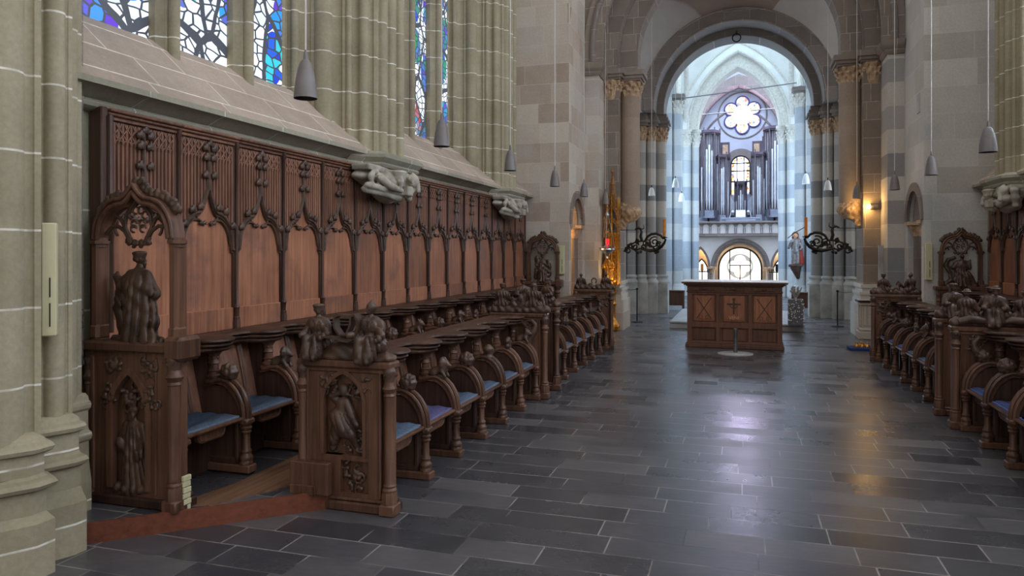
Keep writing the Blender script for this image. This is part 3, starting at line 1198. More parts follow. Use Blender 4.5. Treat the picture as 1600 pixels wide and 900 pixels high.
# brick patch and small plaques on the right walls
m = MB()
m.prism([(2.98, 6.9), (3.32, 6.96), (3.36, 7.3), (2.96, 7.3)], 13.035, 13.06)
struct(m.build('trim_4', stone('old_brick', (150, 110, 96), (186, 146, 130), (196, 186, 176), row=0.075, ln=0.22, jw=0.006, var=0.5), smooth=0))
m = MB()
m.cbox(2.745, 2.775, 13.3, 13.5, 3.86, 4.18, 0.006)
struct(m.build('wall_plaque', M['basest'], smooth=0))
m = MB()
m.cbox(2.34, 2.42, 14.46, 14.51, 1.1, 1.72, 0.004)
struct(m.build('wall_panel_grey', M['basest'], smooth=0))
# ------------------------------------------------------------------ carved bits shared by the stalls


def leaf_boss(r=0.03, n=5, res=0.007, seed=0):
    rn = random.Random(seed)
    pr = [ell((0, 0, 0), (r * 0.5, r * 0.5, r * 0.5))]
    for k in range(n):
        a = 2 * PI * k / n + rn.random()
        pr.append(ell((r * 0.1, 0.62 * r * math.cos(a), 0.62 * r * math.sin(a)), (r * 0.4, r * 0.42, r * 0.42)))
    return carve(pr, res, r * 0.14, None, r * 0.3)


def foliage(x0, x1, z0, z1, n=9, r=0.02, seed=0, res=0.007, depth=0.012):
    """relief of curling leaves on the face y = 0, bulging towards -y"""
    rn = random.Random(seed)
    pr = []
    for k in range(n):
        cx = x0 + (x1 - x0) * rn.random()
        cz = z0 + (z1 - z0) * rn.random()
        a = rn.random() * 6.28
        px = (cx, 0, cz)
        for j in range(4):
            a += 0.9 * (1 if k % 2 else -1)
            q = (px[0] + math.cos(a) * r * 0.9, 0, px[2] + math.sin(a) * r * 0.9)
            pr.append(seg(px, q, r * (0.42 - 0.06 * j), r * (0.38 - 0.06 * j)))
            px = q
        pr.append(ell((cx, -depth * 0.4, cz), (r * 0.6, depth, r * 0.5)))
    return carve(pr, res, 0.004, None, 0.012)


def capital_foliage(r0, r1, h, res=0.008, n=8, k2=2):
    """leafy bell capital, base at z = 0"""
    pr = [seg((0, 0, 0), (0, 0, h), r0, (r0 + r1) / 2)]
    for row in range(k2):
        for k in range(n):
            a = 2 * PI * (k + 0.5 * row) / n
            t = (row + 1) / k2
            rr = r0 + (r1 - r0) * t
            z = h * (0.15 + 0.75 * t)
            ca, sa = math.cos(a), math.sin(a)
            pr.append(seg((r0 * ca, r0 * sa, z - h * 0.4), (rr * ca, rr * sa, z - h * 0.04), r0 * 0.07, r0 * 0.11))
            for q in (-1, 1):
                b = a + q * 1.1 / n
                pr.append(seg((rr * ca, rr * sa, z - h * 0.18), (rr * 1.02 * math.cos(b), rr * 1.02 * math.sin(b), z - h * 0.05), r0 * 0.08, r0 * 0.1))
            pr.append(ell((rr * 1.08 * ca, rr * 1.08 * sa, z - h * 0.05), (r0 * 0.15, r0 * 0.15, h * 0.08)))
    return carve(pr, res, r0 * 0.04, None, r0 * 0.4)


def head_prims(c, r, yaw=0.0, hat=None, beard=False, veil=False):
    """head about r tall-radius looking to -y (turned by yaw)"""
    cy, sy = math.cos(yaw), math.sin(yaw)

    def T(x, y, z):
        return (c[0] + (x * cy - y * sy) * r, c[1] + (x * sy + y * cy) * r, c[2] + z * r)
    pr = [ell(T(0, 0, 0.1), (r * 0.74, r * 0.78, r * 0.8)), ell(T(0, -0.22, -0.4), (r * 0.5, r * 0.5, r * 0.5))]
    pr += [seg(T(0, -0.74, 0.12), T(0, -0.92, -0.18), r * 0.09, r * 0.13)]
    pr += [seg(T(-0.4, -0.62, 0.2), T(0.4, -0.62, 0.2), r * 0.11, r * 0.11)]
    pr += [seg(T(-0.2, -0.68, -0.46), T(0.2, -0.68, -0.46), r * 0.09, r * 0.09)]
    for q in (-1, 1):
        pr.append(ell(T(q * 0.74, 0.06, 0.0), (r * 0.14, r * 0.18, r * 0.24)))
    if beard:
        pr += [seg(T(0, -0.6, -0.6), T(0, -0.66, -1.35), r * 0.42, r * 0.16)]
    if veil:
        pr += [ell(T(0, 0.22, 0.25), (r * 0.95, r * 0.9, r * 0.95)), seg(T(-0.75, 0.15, 0), T(-0.85, 0.2, -1.3), r * 0.3, r * 0.34), seg(T(0.75, 0.15, 0), T(0.85, 0.2, -1.3), r * 0.3, r * 0.34), seg(T(0, 0.5, 0), T(0, 0.6, -1.2), r * 0.5, r * 0.6)]
    if hat == 'brim':
        pr += [ell(T(0, 0, 0.55), (r * 1.25, r * 1.25, r * 0.2)), ell(T(0, 0, 0.85), (r * 0.75, r * 0.75, r * 0.5))]
    if hat == 'cap':
        pr += [ell(T(0, 0.05, 0.5), (r * 1.0, r * 1.0, r * 0.3)), ell(T(0, 0.05, 0.86), (r * 1.12, r * 1.12, r * 0.34))]
        for a in np.linspace(0, 2 * PI, 9)[:-1]:
            pr.append(ell(T(0.7 * math.cos(a), 0.12 + 0.7 * math.sin(a), 0.05), (r * 0.26, r * 0.26, r * 0.34)))
    if hat == 'hood':
        pr += [ell(T(0, 0.15, 0.3), (r * 0.92, r * 0.95, r * 0.95)), seg(T(0, 0.1, 0.9), T(0, 0.3, 1.5), r * 0.5, r * 0.18)]
    if hat == 'curls':
        for a in np.linspace(0, 2 * PI, 11)[:-1]:
            pr.append(ell(T(0.72 * math.cos(a), 0.1 + 0.72 * math.sin(a) * 0.9, 0.35), (r * 0.3, r * 0.3, r * 0.34)))
        pr.append(ell(T(0, 0.1, 0.75), (r * 0.6, r * 0.6, r * 0.4)))
    return pr


def folds(amp, freq, slant=6.0, zmax=1e9, cx=0.0, cy=0.0):
    def f(X, Y, Z):
        a = np.arctan2(Y - cy, X - cx)
        s_ = np.sin(a * freq * 0.5 + Z * slant * 0.5 + 0.9 * np.sin(Z * slant * 0.35 + a * 2))
        return np.where(Z < zmax, amp * (1.0 - 2.6 * (1 - np.abs(s_)) ** 2), 0)
    return f


def seated_figure(h=0.3, hat='cap', beard=False, yaw=0.0, veil=False, res=0.007, arms=((-.5, -.5, .4), (.5, -.5, .4))):
    """small robed figure sitting, facing -y, seat at z = 0, total height about h"""
    u = h / 0.3
    pr = [seg((0, 0.01 * u, 0.05 * u), (0, 0.005 * u, 0.17 * u), 0.05 * u, 0.042 * u)]
    pr += [ell((0, 0.005 * u, 0.16 * u), (0.082 * u, 0.054 * u, 0.06 * u)), seg((0, -0.05 * u, 0.045 * u), (0, -0.09 * u, -0.035 * u), 0.05 * u, 0.055 * u), seg((-0.06 * u, 0, 0.03 * u), (0.06 * u, 0, 0.03 * u), 0.05 * u, 0.05 * u)]
    pr += [seg((-0.035 * u, 0, 0.175 * u), (0.035 * u, 0, 0.175 * u), 0.03 * u, 0.03 * u), seg((0, 0, 0.18 * u), (0, -0.005 * u, 0.22 * u), 0.02 * u, 0.018 * u)]
    for q in (-1, 1):
        pr += [seg((q * 0.03 * u, 0, 0.045 * u), (q * 0.04 * u, -0.085 * u, 0.06 * u), 0.04 * u, 0.032 * u), seg((q * 0.04 * u, -0.085 * u, 0.06 * u), (q * 0.036 * u, -0.095 * u, -0.03 * u), 0.032 * u, 0.04 * u)]
        pr += [seg((q * 0.03 * u, -0.1 * u, -0.055 * u), (q * 0.034 * u, -0.135 * u, -0.06 * u), 0.014 * u, 0.012 * u)]
    for (q, ar) in ((-1, arms[0]), (1, arms[1])):
        sh = (q * 0.06 * u, 0, 0.17 * u)
        el = (q * 0.085 * u, -0.03 * u, 0.1 * u)
        ha = (ar[0] * 0.15 * u, ar[1] * 0.2 * u, ar[2] * 0.25 * u)
        pr += [seg(sh, el, 0.027 * u, 0.024 * u), seg(el, ha, 0.024 * u, 0.016 * u), ell(ha, (0.016 * u, 0.018 * u, 0.016 * u))]
    m = carve(pr, res, 0.008 * u, folds(0.0065 * u, 12, 30 / u, 0.2 * u, 0, -0.03 * u), 0.02)
    return m.merge(carve(head_prims((0, -0.005 * u, 0.26 * u), 0.038 * u, yaw, hat, beard, veil), res * 0.8, 0.004 * u))


def standing_figure(h=0.6, hat='cap', beard=False, yaw=0.0, arms=None, res=0.011, extra=(), veil=False, lean=0.0):
    """robed standing figure facing -y, feet at z = 0"""
    u = h / 0.6
    pr = [seg((0.015 * u, 0, 0.02 * u), (0, 0, 0.3 * u), 0.12 * u, 0.088 * u), seg((0, 0, 0.28 * u), (lean * u, 0, 0.43 * u), 0.078 * u, 0.07 * u)]
    pr += [seg((lean * u - 0.07 * u, 0, 0.44 * u), (lean * u + 0.07 * u, 0, 0.44 * u), 0.045 * u, 0.045 * u), ell((lean * u, 0.01 * u, 0.38 * u), (0.125 * u, 0.085 * u, 0.09 * u)), seg((lean * u, 0, 0.45 * u), (lean * u, -0.01 * u, 0.51 * u), 0.03 * u, 0.026 * u)]
    pr += [seg((-0.03 * u, -0.08 * u, 0.012 * u), (-0.035 * u, -0.13 * u, 0.01 * u), 0.02 * u, 0.015 * u), seg((0.04 * u, -0.07 * u, 0.012 * u), (0.05 * u, -0.12 * u, 0.01 * u), 0.02 * u, 0.015 * u)]
    for q, ar in zip((-1, 1), arms):
        sh = (lean * u + q * 0.085 * u, 0, 0.435 * u)
        el = tuple(v * u for v in ar[0])
        ha = tuple(v * u for v in ar[1])
        pr += [seg(sh, el, 0.038 * u, 0.04 * u), seg(el, ha, 0.034 * u, 0.02 * u), ell(ha, (0.022 * u, 0.024 * u, 0.022 * u))]
        for j in range(4):
            pr.append(seg(ha, (ha[0] + q * 0.004 * u + (j - 1.5) * 0.009 * u, ha[1] - 0.012 * u, ha[2] + 0.03 * u), 0.008 * u, 0.006 * u))
    pr += list(extra)
    f1 = folds(0.013 * u, 13, 14 / u, 0.45 * u)

    def dd(X, Y, Z):
        w = np.clip((0.5 * u - Z) / (0.2 * u), 0, 1)
        return w * f1(X, Y, Z) + 0.005 * u * np.sin((X * 0.8 + Z) * 60 / u) * np.clip((Z - 0.1 * u) / (0.1 * u), 0, 1) * np.clip((0.42 * u - Z) / (0.05 * u), 0, 1)
    m = carve(pr, res, 0.014 * u, dd, 0.03)
    return m.merge(carve(head_prims((lean * u, -0.012 * u, 0.55 * u), 0.05 * u, yaw, hat, beard, veil), res * 0.75, 0.006 * u))


def beast(L=0.12, kind='lion', res=0.007):
    """crouching animal, looking to +x, belly at z = 0"""
    u = L / 0.12
    pr = [seg((-0.04 * u, 0, 0.03 * u), (0.02 * u, 0, 0.045 * u), 0.03 * u, 0.03 * u), ell((0.03 * u, 0, 0.085 * u), (0.03 * u, 0.027 * u, 0.03 * u)), seg((0.045 * u, 0, 0.08 * u), (0.066 * u, 0, 0.07 * u), 0.017 * u, 0.013 * u)]
    pr.append(seg((0.02 * u, 0, 0.045 * u), (0.03 * u, 0, 0.08 * u), 0.03 * u, 0.024 * u))
    for q in (-1, 1):
        pr += [ell((0.022 * u, q * 0.02 * u, 0.113 * u), (0.01 * u, 0.008 * u, 0.013 * u)), seg((0.02 * u, q * 0.025 * u, 0.04 * u), (0.045 * u, q * 0.026 * u, 0.0), 0.013 * u, 0.011 * u), ell((-0.04 * u, q * 0.025 * u, 0.02 * u), (0.026 * u, 0.013 * u, 0.024 * u))]
    if kind == 'lion':
        for a in np.linspace(0, 2 * PI, 12)[:-1]:
            pr.append(ell((0.018 * u, 0.033 * u * math.cos(a), 0.082 * u + 0.033 * u * math.sin(a)), (0.016 * u, 0.012 * u, 0.012 * u)))
    return carve(pr, res, 0.006 * u, None, 0.015)


def rosette(r=0.05, res=0.006):
    pr = [ell((0, 0, 0), (r, r * 0.92, r))]

    def dd(X, Y, Z):
        a = np.arctan2(Z, X)
        rr = np.sqrt(X ** 2 + Z ** 2) / r
        b = np.arctan2(Y, X)
        return 0.0028 * np.cos(8 * a) * np.clip(rr * 1.6 - 0.4, 0, 1) - 0.005 * np.exp(-((rr - 0.45) / 0.1) ** 2) + 0.003 * np.cos(9 * b) * np.clip(rr, 0, 1)
    return carve(pr, res, 0.004, dd, 0.016)


# ------------------------------------------------------------------ one stall: arm at +y, seat, back
P0 = 0.6


def stall_arm_parts(root, yy, knob_mesh, knob_label):
    b = MB()
    b.cbox(-0.36, 0.0, yy - 0.045, yy + 0.045, 0.0, 0.055, 0.008)
    b.build('plinth', M['oakw'], root, smooth=0)
    p = MB()
    c = (-0.052, yy, 0)
    p.lathe([(0.046, 0.055), (0.046, 0.075), (0.04, 0.082)], c, 8)
    p.lathe([(0.04, 0.08), (0.045, 0.095), (0.044, 0.108), (0.034, 0.118), (0.03, 0.13), (0.036, 0.142), (0.034, 0.15), (0.025, 0.16), (0.023, 0.26), (0.032, 0.268), (0.034, 0.278), (0.026, 0.286), (0.036, 0.295), (0.038, 0.306), (0.028, 0.314), (0.036, 0.324), (0.042, 0.336)], c, 12)
    p.build('front_post', M['oakw'], root)
    # arm: three rolls along an S-curve from post to knob
    path = [(-0.05, 0.335), (-0.047, 0.37), (-0.05, 0.42), (-0.06, 0.465), (-0.08, 0.51), (-0.105, 0.55), (-0.14, 0.585), (-0.18, 0.61), (-0.215, 0.622), (-0.255, 0.62), (-0.3, 0.605), (-0.345, 0.6)]
    a = MB()
    for dy, r, off in ((-0.034, 0.014, -0.002), (0.0, 0.019, 0.011), (0.034, 0.014, -0.002)):
        a.tube([(x + off, yy + dy, z + off * 0.7) for x, z in path], [r] * len(path), 8)
    core_o = [(x - 0.005, z - 0.005) for x, z in path]
    core_i = [(x - 0.03, z - 0.03) for x, z in path]
    a.band(core_i, core_o, yy - 0.036, yy + 0.036)
    a.cbox(-0.092, -0.012, yy - 0.046, yy + 0.046, 0.328, 0.366, 0.01)
    a.build('armrest', M['oakw'], root)
    # partition boards
    q = MB()
    q.prism([(-0.1, 0.055), (-0.1, 0.36), (-0.08, 0.4), (-0.09, 0.46), (-0.13, 0.53), (-0.18, 0.57), (-0.3, 0.58), (-0.36, 0.58), (-0.36, 0.83), (-0.54, 0.83), (-0.54, 0.055)], yy - 0.017, yy + 0.017)
    for s_ in (-1, 1):
        q.cbox(-0.125, -0.1, yy + s_ * 0.022 - 0.008, yy + s_ * 0.022 + 0.008, 0.055, 0.34, 0.004)
        q.cbox(-0.36, -0.1, yy + s_ * 0.022 - 0.008, yy + s_ * 0.022 + 0.008, 0.055, 0.095, 0.004)
    q.build('partition', M['oak'], root, smooth=0)
    u = MB()
    c = (-0.315, yy, 0)
    u.cbox(-0.365, -0.265, yy - 0.042, yy + 0.042, 0.595, 0.63, 0.01)
    u.lathe([(0.046, 0.63), (0.048, 0.645), (0.036, 0.655), (0.034, 0.67), (0.04, 0.678), (0.032, 0.686), (0.03, 0.72), (0.04, 0.728), (0.036, 0.74), (0.031, 0.755), (0.036, 0.78), (0.054, 0.806), (0.058, 0.815)], c, 12)
    for k in range(6):
        t = 2 * PI * k / 6
        u.ball((c[0] + 0.03 * math.cos(t), yy + 0.03 * math.sin(t), 0.766), 0.011, 6)
    u.build('upper_colonnette', M['oakw'], root)
    if knob_mesh is not None:
        k = bpy.data.objects.new('carved_knob', knob_mesh)
        C.objects.link(k)
        k.parent = root
        k.location = (-0.19, yy, 0.672)
        k.scale = (1.22, 1.22, 1.22)
        k['label'] = knob_label


def knob(mb):
    o = mb.build('carved_knob', M['oakc'], None, 60)
    me = o.data
    bpy.data.objects.remove(o)
    return me


def shifted(mb, dx=0, dy=0, dz=0, rz=0.0, sc=1.0):
    m = MB()
    m.merge(mb, Matrix.Translation((dx, dy, dz)) @ Matrix.Rotation(rz, 4, 'Z') @ Matrix.Scale(sc, 4))
    return m


_hd = carve(head_prims((0, 0, 0), 0.045, PI / 2, 'curls') + [ell((0, 0, -0.05), (0.04, 0.04, 0.03))], 0.007, 0.01)
_fol = leaf_boss(0.055, 6, 0.007, 3)
KNOBS = [(knob(rosette(0.052)), 'carved rosette knob'), (knob(shifted(beast(0.12, 'lion'), 0, 0, -0.04)), 'carved crouching lion knob'), (knob(rosette(0.055)), 'carved round leaf knob'), (knob(_hd), 'carved head knob'), (knob(_fol), 'carved foliage knob'), (knob(shifted(beast(0.12, 'bear'), 0, 0, -0.04)), 'carved crouching beast knob')]


def make_arm(k):
    root = thing('stall_divider', 'x', 'stall divider')
    stall_arm_parts(root, 0.0, *KNOBS[k])
    return root


def make_stall(k):
    root = thing('choir_stall', 'x', 'choir stall')
    stall_arm_parts(root, P0 / 2, *KNOBS[k])
    s = MB()
    s.cbox(-0.44, -0.055, -0.262, 0.285, 0.358, 0.38, 0.006)
    s.tube([(-0.055, -0.26, 0.369), (-0.055, 0.272, 0.369)], 0.013, 8)
    st = s.build('seat', M['oakw'], root)
    m = MB()
    m.prism([(-0.13, 0.358), (-0.13, 0.325), (-0.12, 0.3), (-0.095, 0.287), (0.095, 0.287), (0.12, 0.3), (0.13, 0.325), (0.13, 0.358)], -0.115, -0.085, 'x')
    m.tube([(-0.083, y, z) for y, z in [(-0.118, 0.35), (-0.118, 0.325), (-0.108, 0.308), (-0.09, 0.3), (0.09, 0.3), (0.108, 0.308), (0.118, 0.325), (0.118, 0.35)]], 0.006, 6)
    m.build('misericord', M['oakw'], root, smooth=30)
    b = MB()
    b.add([(-0.4, -0.262, 0.37), (-0.4, 0.29, 0.37), (-0.5, 0.29, 0.82), (-0.5, -0.262, 0.82), (-0.43, -0.262, 0.37), (-0.43, 0.29, 0.37), (-0.53, 0.29, 0.82), (-0.53, -0.262, 0.82)], [(0, 1, 2, 3), (7, 6, 5, 4), (0, 3, 7, 4), (1, 5, 6, 2), (0, 4, 5, 1), (3, 2, 6, 7)])
    b.build('backrest', M['slat'], root, smooth=0)
    for y in (-0.17, 0.17):
        r = MB()
        pr = [(y - 0.03, 0.0), (y - 0.028, 0.014), (y - 0.018, 0.02), (y - 0.006, 0.014), (y, 0.004), (y + 0.006, 0.014), (y + 0.018, 0.02), (y + 0.028, 0.014), (y + 0.03, 0.0)]
        r.add([(-0.402 + h, q, 0.38) for q, h in pr] + [(-0.498 + h, q, 0.822) for q, h in pr], [(i, (i + 1) % 9, 9 + (i + 1) % 9, 9 + i) for i in range(9)] + [tuple(range(9)), tuple(range(9, 18))])
        r.build('back_rib', M['oakw'], root)
    k2 = MB()
    k2.box(-0.36, -0.33, -0.262, 0.29, 0.0, 0.358)
    k2.build('riser_board', M['oak'], root, smooth=0)
    return root


PROTO = [make_stall(k) for k in range(6)]
ARM = [make_arm(k) for k in (0, 3)]
used = set()


def use(proto, loc, rz, label, group):
    if proto.name in used:
        o = dup(proto, loc, rz, label)
    else:
        used.add(proto.name)
        o = proto
        o.location = loc
        o.rotation_euler = (0, 0, rz)
        o['label'] = label
    o['group'] = group
    return o


def cushion_mesh(seed):
    bm = bmesh.new()
    bmesh.ops.create_grid(bm, x_segments=14, y_segments=18, size=0.5)
    vs = []
    rn = random.Random(seed)
    for v in bm.verts:
        x, y = v.co.x, v.co.y
        e = min(0.5 - abs(x), 0.5 - abs(y))
        v.co = (-0.235 + x * 0.33, y * 0.5, 0.382 + 0.028 * min(1, (e * 9) ** 0.5) + 0.004 * math.sin(x * 17 + y * 5 + seed))
    bmesh.ops.solidify(bm, geom=bm.faces[:], thickness=0.0)
    m = MB()
    m.bm(bm)
    # flat underside
    m2 = MB()
    m2.merge(m)
    m2.box(-0.4, -0.07, -0.25, 0.25, 0.38, 0.392)
    return m2


CUSH = []
for sd, mt in ((1, 'cushion'), (2, 'cushionv'), (3, 'cushionb')):
    o = cushion_mesh(sd).build('seat_cushion', M[mt], None, 50)
    CUSH.append(o.data)
    bpy.data.objects.remove(o)
_o = None


def put_cushion(x, y, z, rz, k, label, group):
    o = bpy.data.objects.new('seat_cushion', CUSH[k])
    C.objects.link(o)
    o.location = (x, y, z)
    o.rotation_euler = (0, 0, rz)
    tag(o, label, 'cushion', group)


def ledge(name, ya, yb, xf, z, arms, sgn, label):
    """moulded capping: a broad band with a round lobe over every arm"""
    ys = sorted(set(list(np.arange(ya, yb, 0.018)) + [yb]))
    R = 0.155

    def front(y, g):
        f = -0.40
        d = min(abs(y - a) for a in arms)
        if d < R + 0.05:
            q = -0.355 + math.sqrt(max(0.0, R * R - d * d)) if d < R else -9
            q2 = -0.40 + 0.06 * max(0, 1 - (d - R * 0.8) / 0.08) if d > R * 0.8 else -9
            f = max(f, q, q2 - 0.0)
        return f + g
    rows = [(-0.05, 0.81), (-0.03, 0.815), (-0.022, 0.828), (-0.032, 0.838), (-0.046, 0.842), (-0.012, 0.848), (-0.002, 0.856), (-0.008, 0.866), (-0.028, 0.872), (0.008, 0.878), (0.018, 0.886), (0.014, 0.896), (0.0, 0.902)]
    m = MB()
    vs = []
    n = len(rows) + 2
    for y in ys:
        for g, h in rows:
            vs.append((xf + sgn * front(y, g), y, z + h))
        vs.append((xf + sgn * -0.57, y, z + 0.902))
        vs.append((xf + sgn * -0.57, y, z + 0.81))
    fs = []
    for i in range(len(ys) - 1):
        for k in range(n):
            l = (k + 1) % n
            fs.append((i * n + k, i * n + l, (i + 1) * n + l, (i + 1) * n + k))
    fs += [tuple(range(n)), tuple((len(ys) - 1) * n + k for k in range(n))]
    m.add(vs, fs)
    o = m.build('stall_ledge', M['oaky'], None, 50)
    tag(o, label, 'ledge')
    return o


def rear_board(ya, yb, x, z, label):
    m = MB()
    m.cbox(x - 0.02, x + 0.02, ya, yb, 0, z + 0.82, 0.005)
    o = m.build('rear_board', M['oak'], None, 0)
    tag(o, label, 'board')


# left front rows
def stall_row(y0, n, pitch, xf, z, sgn, ks, where, group, cush, cush_lab, arm_lab, arm_k):
    """sgn -1: left side (arms face +x); near arm of the row first"""
    rz = 0.0 if sgn < 0 else PI
    arms = [y0 + pitch * k for k in range(n + 1)]
    free = arms[0] if sgn < 0 else arms[-1]
    use(ARM[arm_k], (xf, free, z), rz, arm_lab, 'first dividers of the stall rows')
    for k in range(n):
        yc = (arms[k] + arms[k + 1]) / 2
        arm_y = arms[k + 1] if sgn < 0 else arms[k]
        off = (arm_y - (yc + (P0 / 2 if sgn < 0 else -P0 / 2)))
        use(PROTO[ks[k % len(ks)]], (xf, yc + off, z), rz, where % ORD[k], group)
        if cush and k in cush:
            put_cushion(xf, yc + off * 0.5, z, rz, cush[k], cush_lab % ORD[k], 'seat cushions on the choir stalls')
    return arms


XL, XR = -2.075, 1.87
a1 = stall_row(4.2, 6, 0.585, XL, 0, -1, [0, 1, 2, 3, 4, 5], '%s oak stall of the left front row counting from the archer bench end', 'left front row stalls', {0: 0, 1: 1, 2: 0, 3: 0, 4: 0, 5: 0}, 'blue seat cushion on the %s stall behind the archer bench end', 'oak armed divider tight behind the archer bench end on the left', 0)
ledge('stall_ledge', 4.2, 7.72, XL, 0, a1, 1, 'wavy moulded oak ledge over the nearer left front stalls')
rear_board(4.2, 7.72, XL - 0.585, 0, 'dark oak back board of the nearer left front stalls along the walkway')
a2 = stall_row(8.45, 6, 0.598, XL, 0, -1, [3, 0, 4, 1, 2, 5], '%s oak stall of the left far front row counting from the aisle gap', 'left far front row stalls', {0: 0, 1: 0, 2: 0, 3: 0, 4: 0, 5: 0}, 'pale blue seat cushion on the %s stall beyond the left aisle gap', 'oak armed divider just beyond the aisle gap on the left', 1)
ledge('stall_ledge', 8.45, 12.05, XL, 0, a2, 1, 'wavy moulded oak ledge over the farther left front stalls')
rear_board(8.45, 12.05, XL - 0.585, 0, 'dark oak back board of the farther left front stalls')
ZP = 0.11
a3 = stall_row(3.62, 15, 0.61, -3.15, ZP, -1, [0, 1, 4, 3, 2, 5], '%s oak stall of the left back row counting from the robed statue screen', 'left back row stalls', {0: 0, 1: 0, 2: 0, 3: 0, 4: 0}, 'dark blue seat cushion on the %s stall of the left back row', 'oak armed divider beside the large robed statue screen', 0)
ledge('stall_ledge', 3.6, 12.75, -3.15, ZP, a3, 1, 'long wavy moulded oak ledge over the left back row below the wall panels')
# right side
b1 = stall_row(8.3, 6, 0.592, XR, 0, 1, [0, 3, 1, 4, 2, 5], '%s oak stall of the right far front row counting from the aisle gap', 'right far front row stalls', {k: (0 if k < 3 else 2) for k in range(6)}, 'blue seat cushion on the %s stall beyond the right aisle gap', 'oak armed divider at the far bench end on the right', 1)
ledge('stall_ledge', 8.28, 11.87, XR, 0, b1, -1, 'wavy moulded oak ledge over the farther right front stalls')
rear_board(8.28, 11.87, XR + 0.585, 0, 'dark oak back board of the farther right front stalls')
b2 = stall_row(4.5, 5, 0.6, XR, 0, 1, [4, 0, 1, 5, 2], '%s oak stall of the right nearer front row counting from the frame edge', 'right nearer front row stalls', {1: 2, 2: 2, 3: 2, 4: 2}, 'bright blue seat cushion on the %s stall at the lower right', 'oak armed divider under the bearded men bench end on the right', 0)
ledge('stall_ledge', 4.45, 7.52, XR, 0, b2, -1, 'wavy moulded oak ledge over the nearer right front stalls')
rear_board(4.45, 7.52, XR + 0.585, 0, 'dark oak back board of the nearer right front stalls')
b3 = stall_row(9.05, 6, 0.61, 2.93, ZP, 1, [0, 3, 1, 4, 2, 5], '%s oak stall of the right back row counting from the frame edge', 'right back row stalls', None, '', 'oak armed divider beside the small statue screen on the right', 1)
ledge('stall_ledge', 9.0, 12.75, 2.93, ZP, b3, -1, 'wavy moulded oak ledge over the right back row below the wall panels')
for p in PROTO + ARM:
    if p.name not in used:
        for c in kids(p):
            bpy.data.objects.remove(c)
        bpy.data.objects.remove(p)

# ------------------------------------------------------------------ raised floor of the back rows
pf = MB()
pf.prism([(-3.9, 2.9), (-3.66, 3.14), (-3.44, 3.16), (-2.44, 4.08), (-2.4, 4.2), (-2.64, 4.25), (-2.64, 12.95), (-3.9, 12.95)], 0, 0.1, 'z')
o = tag(pf.build('platform', M['floor'], None, 0), kind='structure')
rs = MB()
rs.sweep([(0.0, 0.0), (0.012, 0.0), (0.012, 0.112), (-0.012, 0.112), (-0.012, 0.1), (0, 0.1)], [(-3.62, 3.155), (-3.44, 3.155), (-2.435, 4.075), (-2.4, 4.13)])
rs.build('riser', M['riser'], o, smooth=0)
wk = MB()
wk.prism([(-3.2, 3.5), (-2.98, 3.65), (-2.64, 4.3), (-2.64, 12.9), (-3.12, 12.9), (-3.12, 4.0)], 0.1, 0.108, 'z')
wk.build('walkway_boards', M['plank'], o, smooth=0)
pf = MB()
pf.box(2.41, 3.7, 8.0, 12.95, 0, 0.1)
tag(pf.build('platform', M['plank'], None, 0), kind='structure')

# ------------------------------------------------------------------ tall carved wall panels
WP = 0.62


def ogee(y, top=2.11, zs=1.62, hw=0.27):
    """height of the ogee arch at |y| from the panel centre"""
    t = min(1.0, abs(y) / hw)
    # lower convex part, upper concave flick
    if t > 0.36:
        s_ = (t - 0.36) / 0.64
        return zs + (top - zs) * 0.56 * math.sqrt(max(0, 1 - s_ ** 2.2))
    s_ = t / 0.36
    return zs + (top - zs) * (0.56 + 0.44 * (1 - s_) ** 1.7)


CRK = leaf_boss(0.03, 5, 0.008, 7)


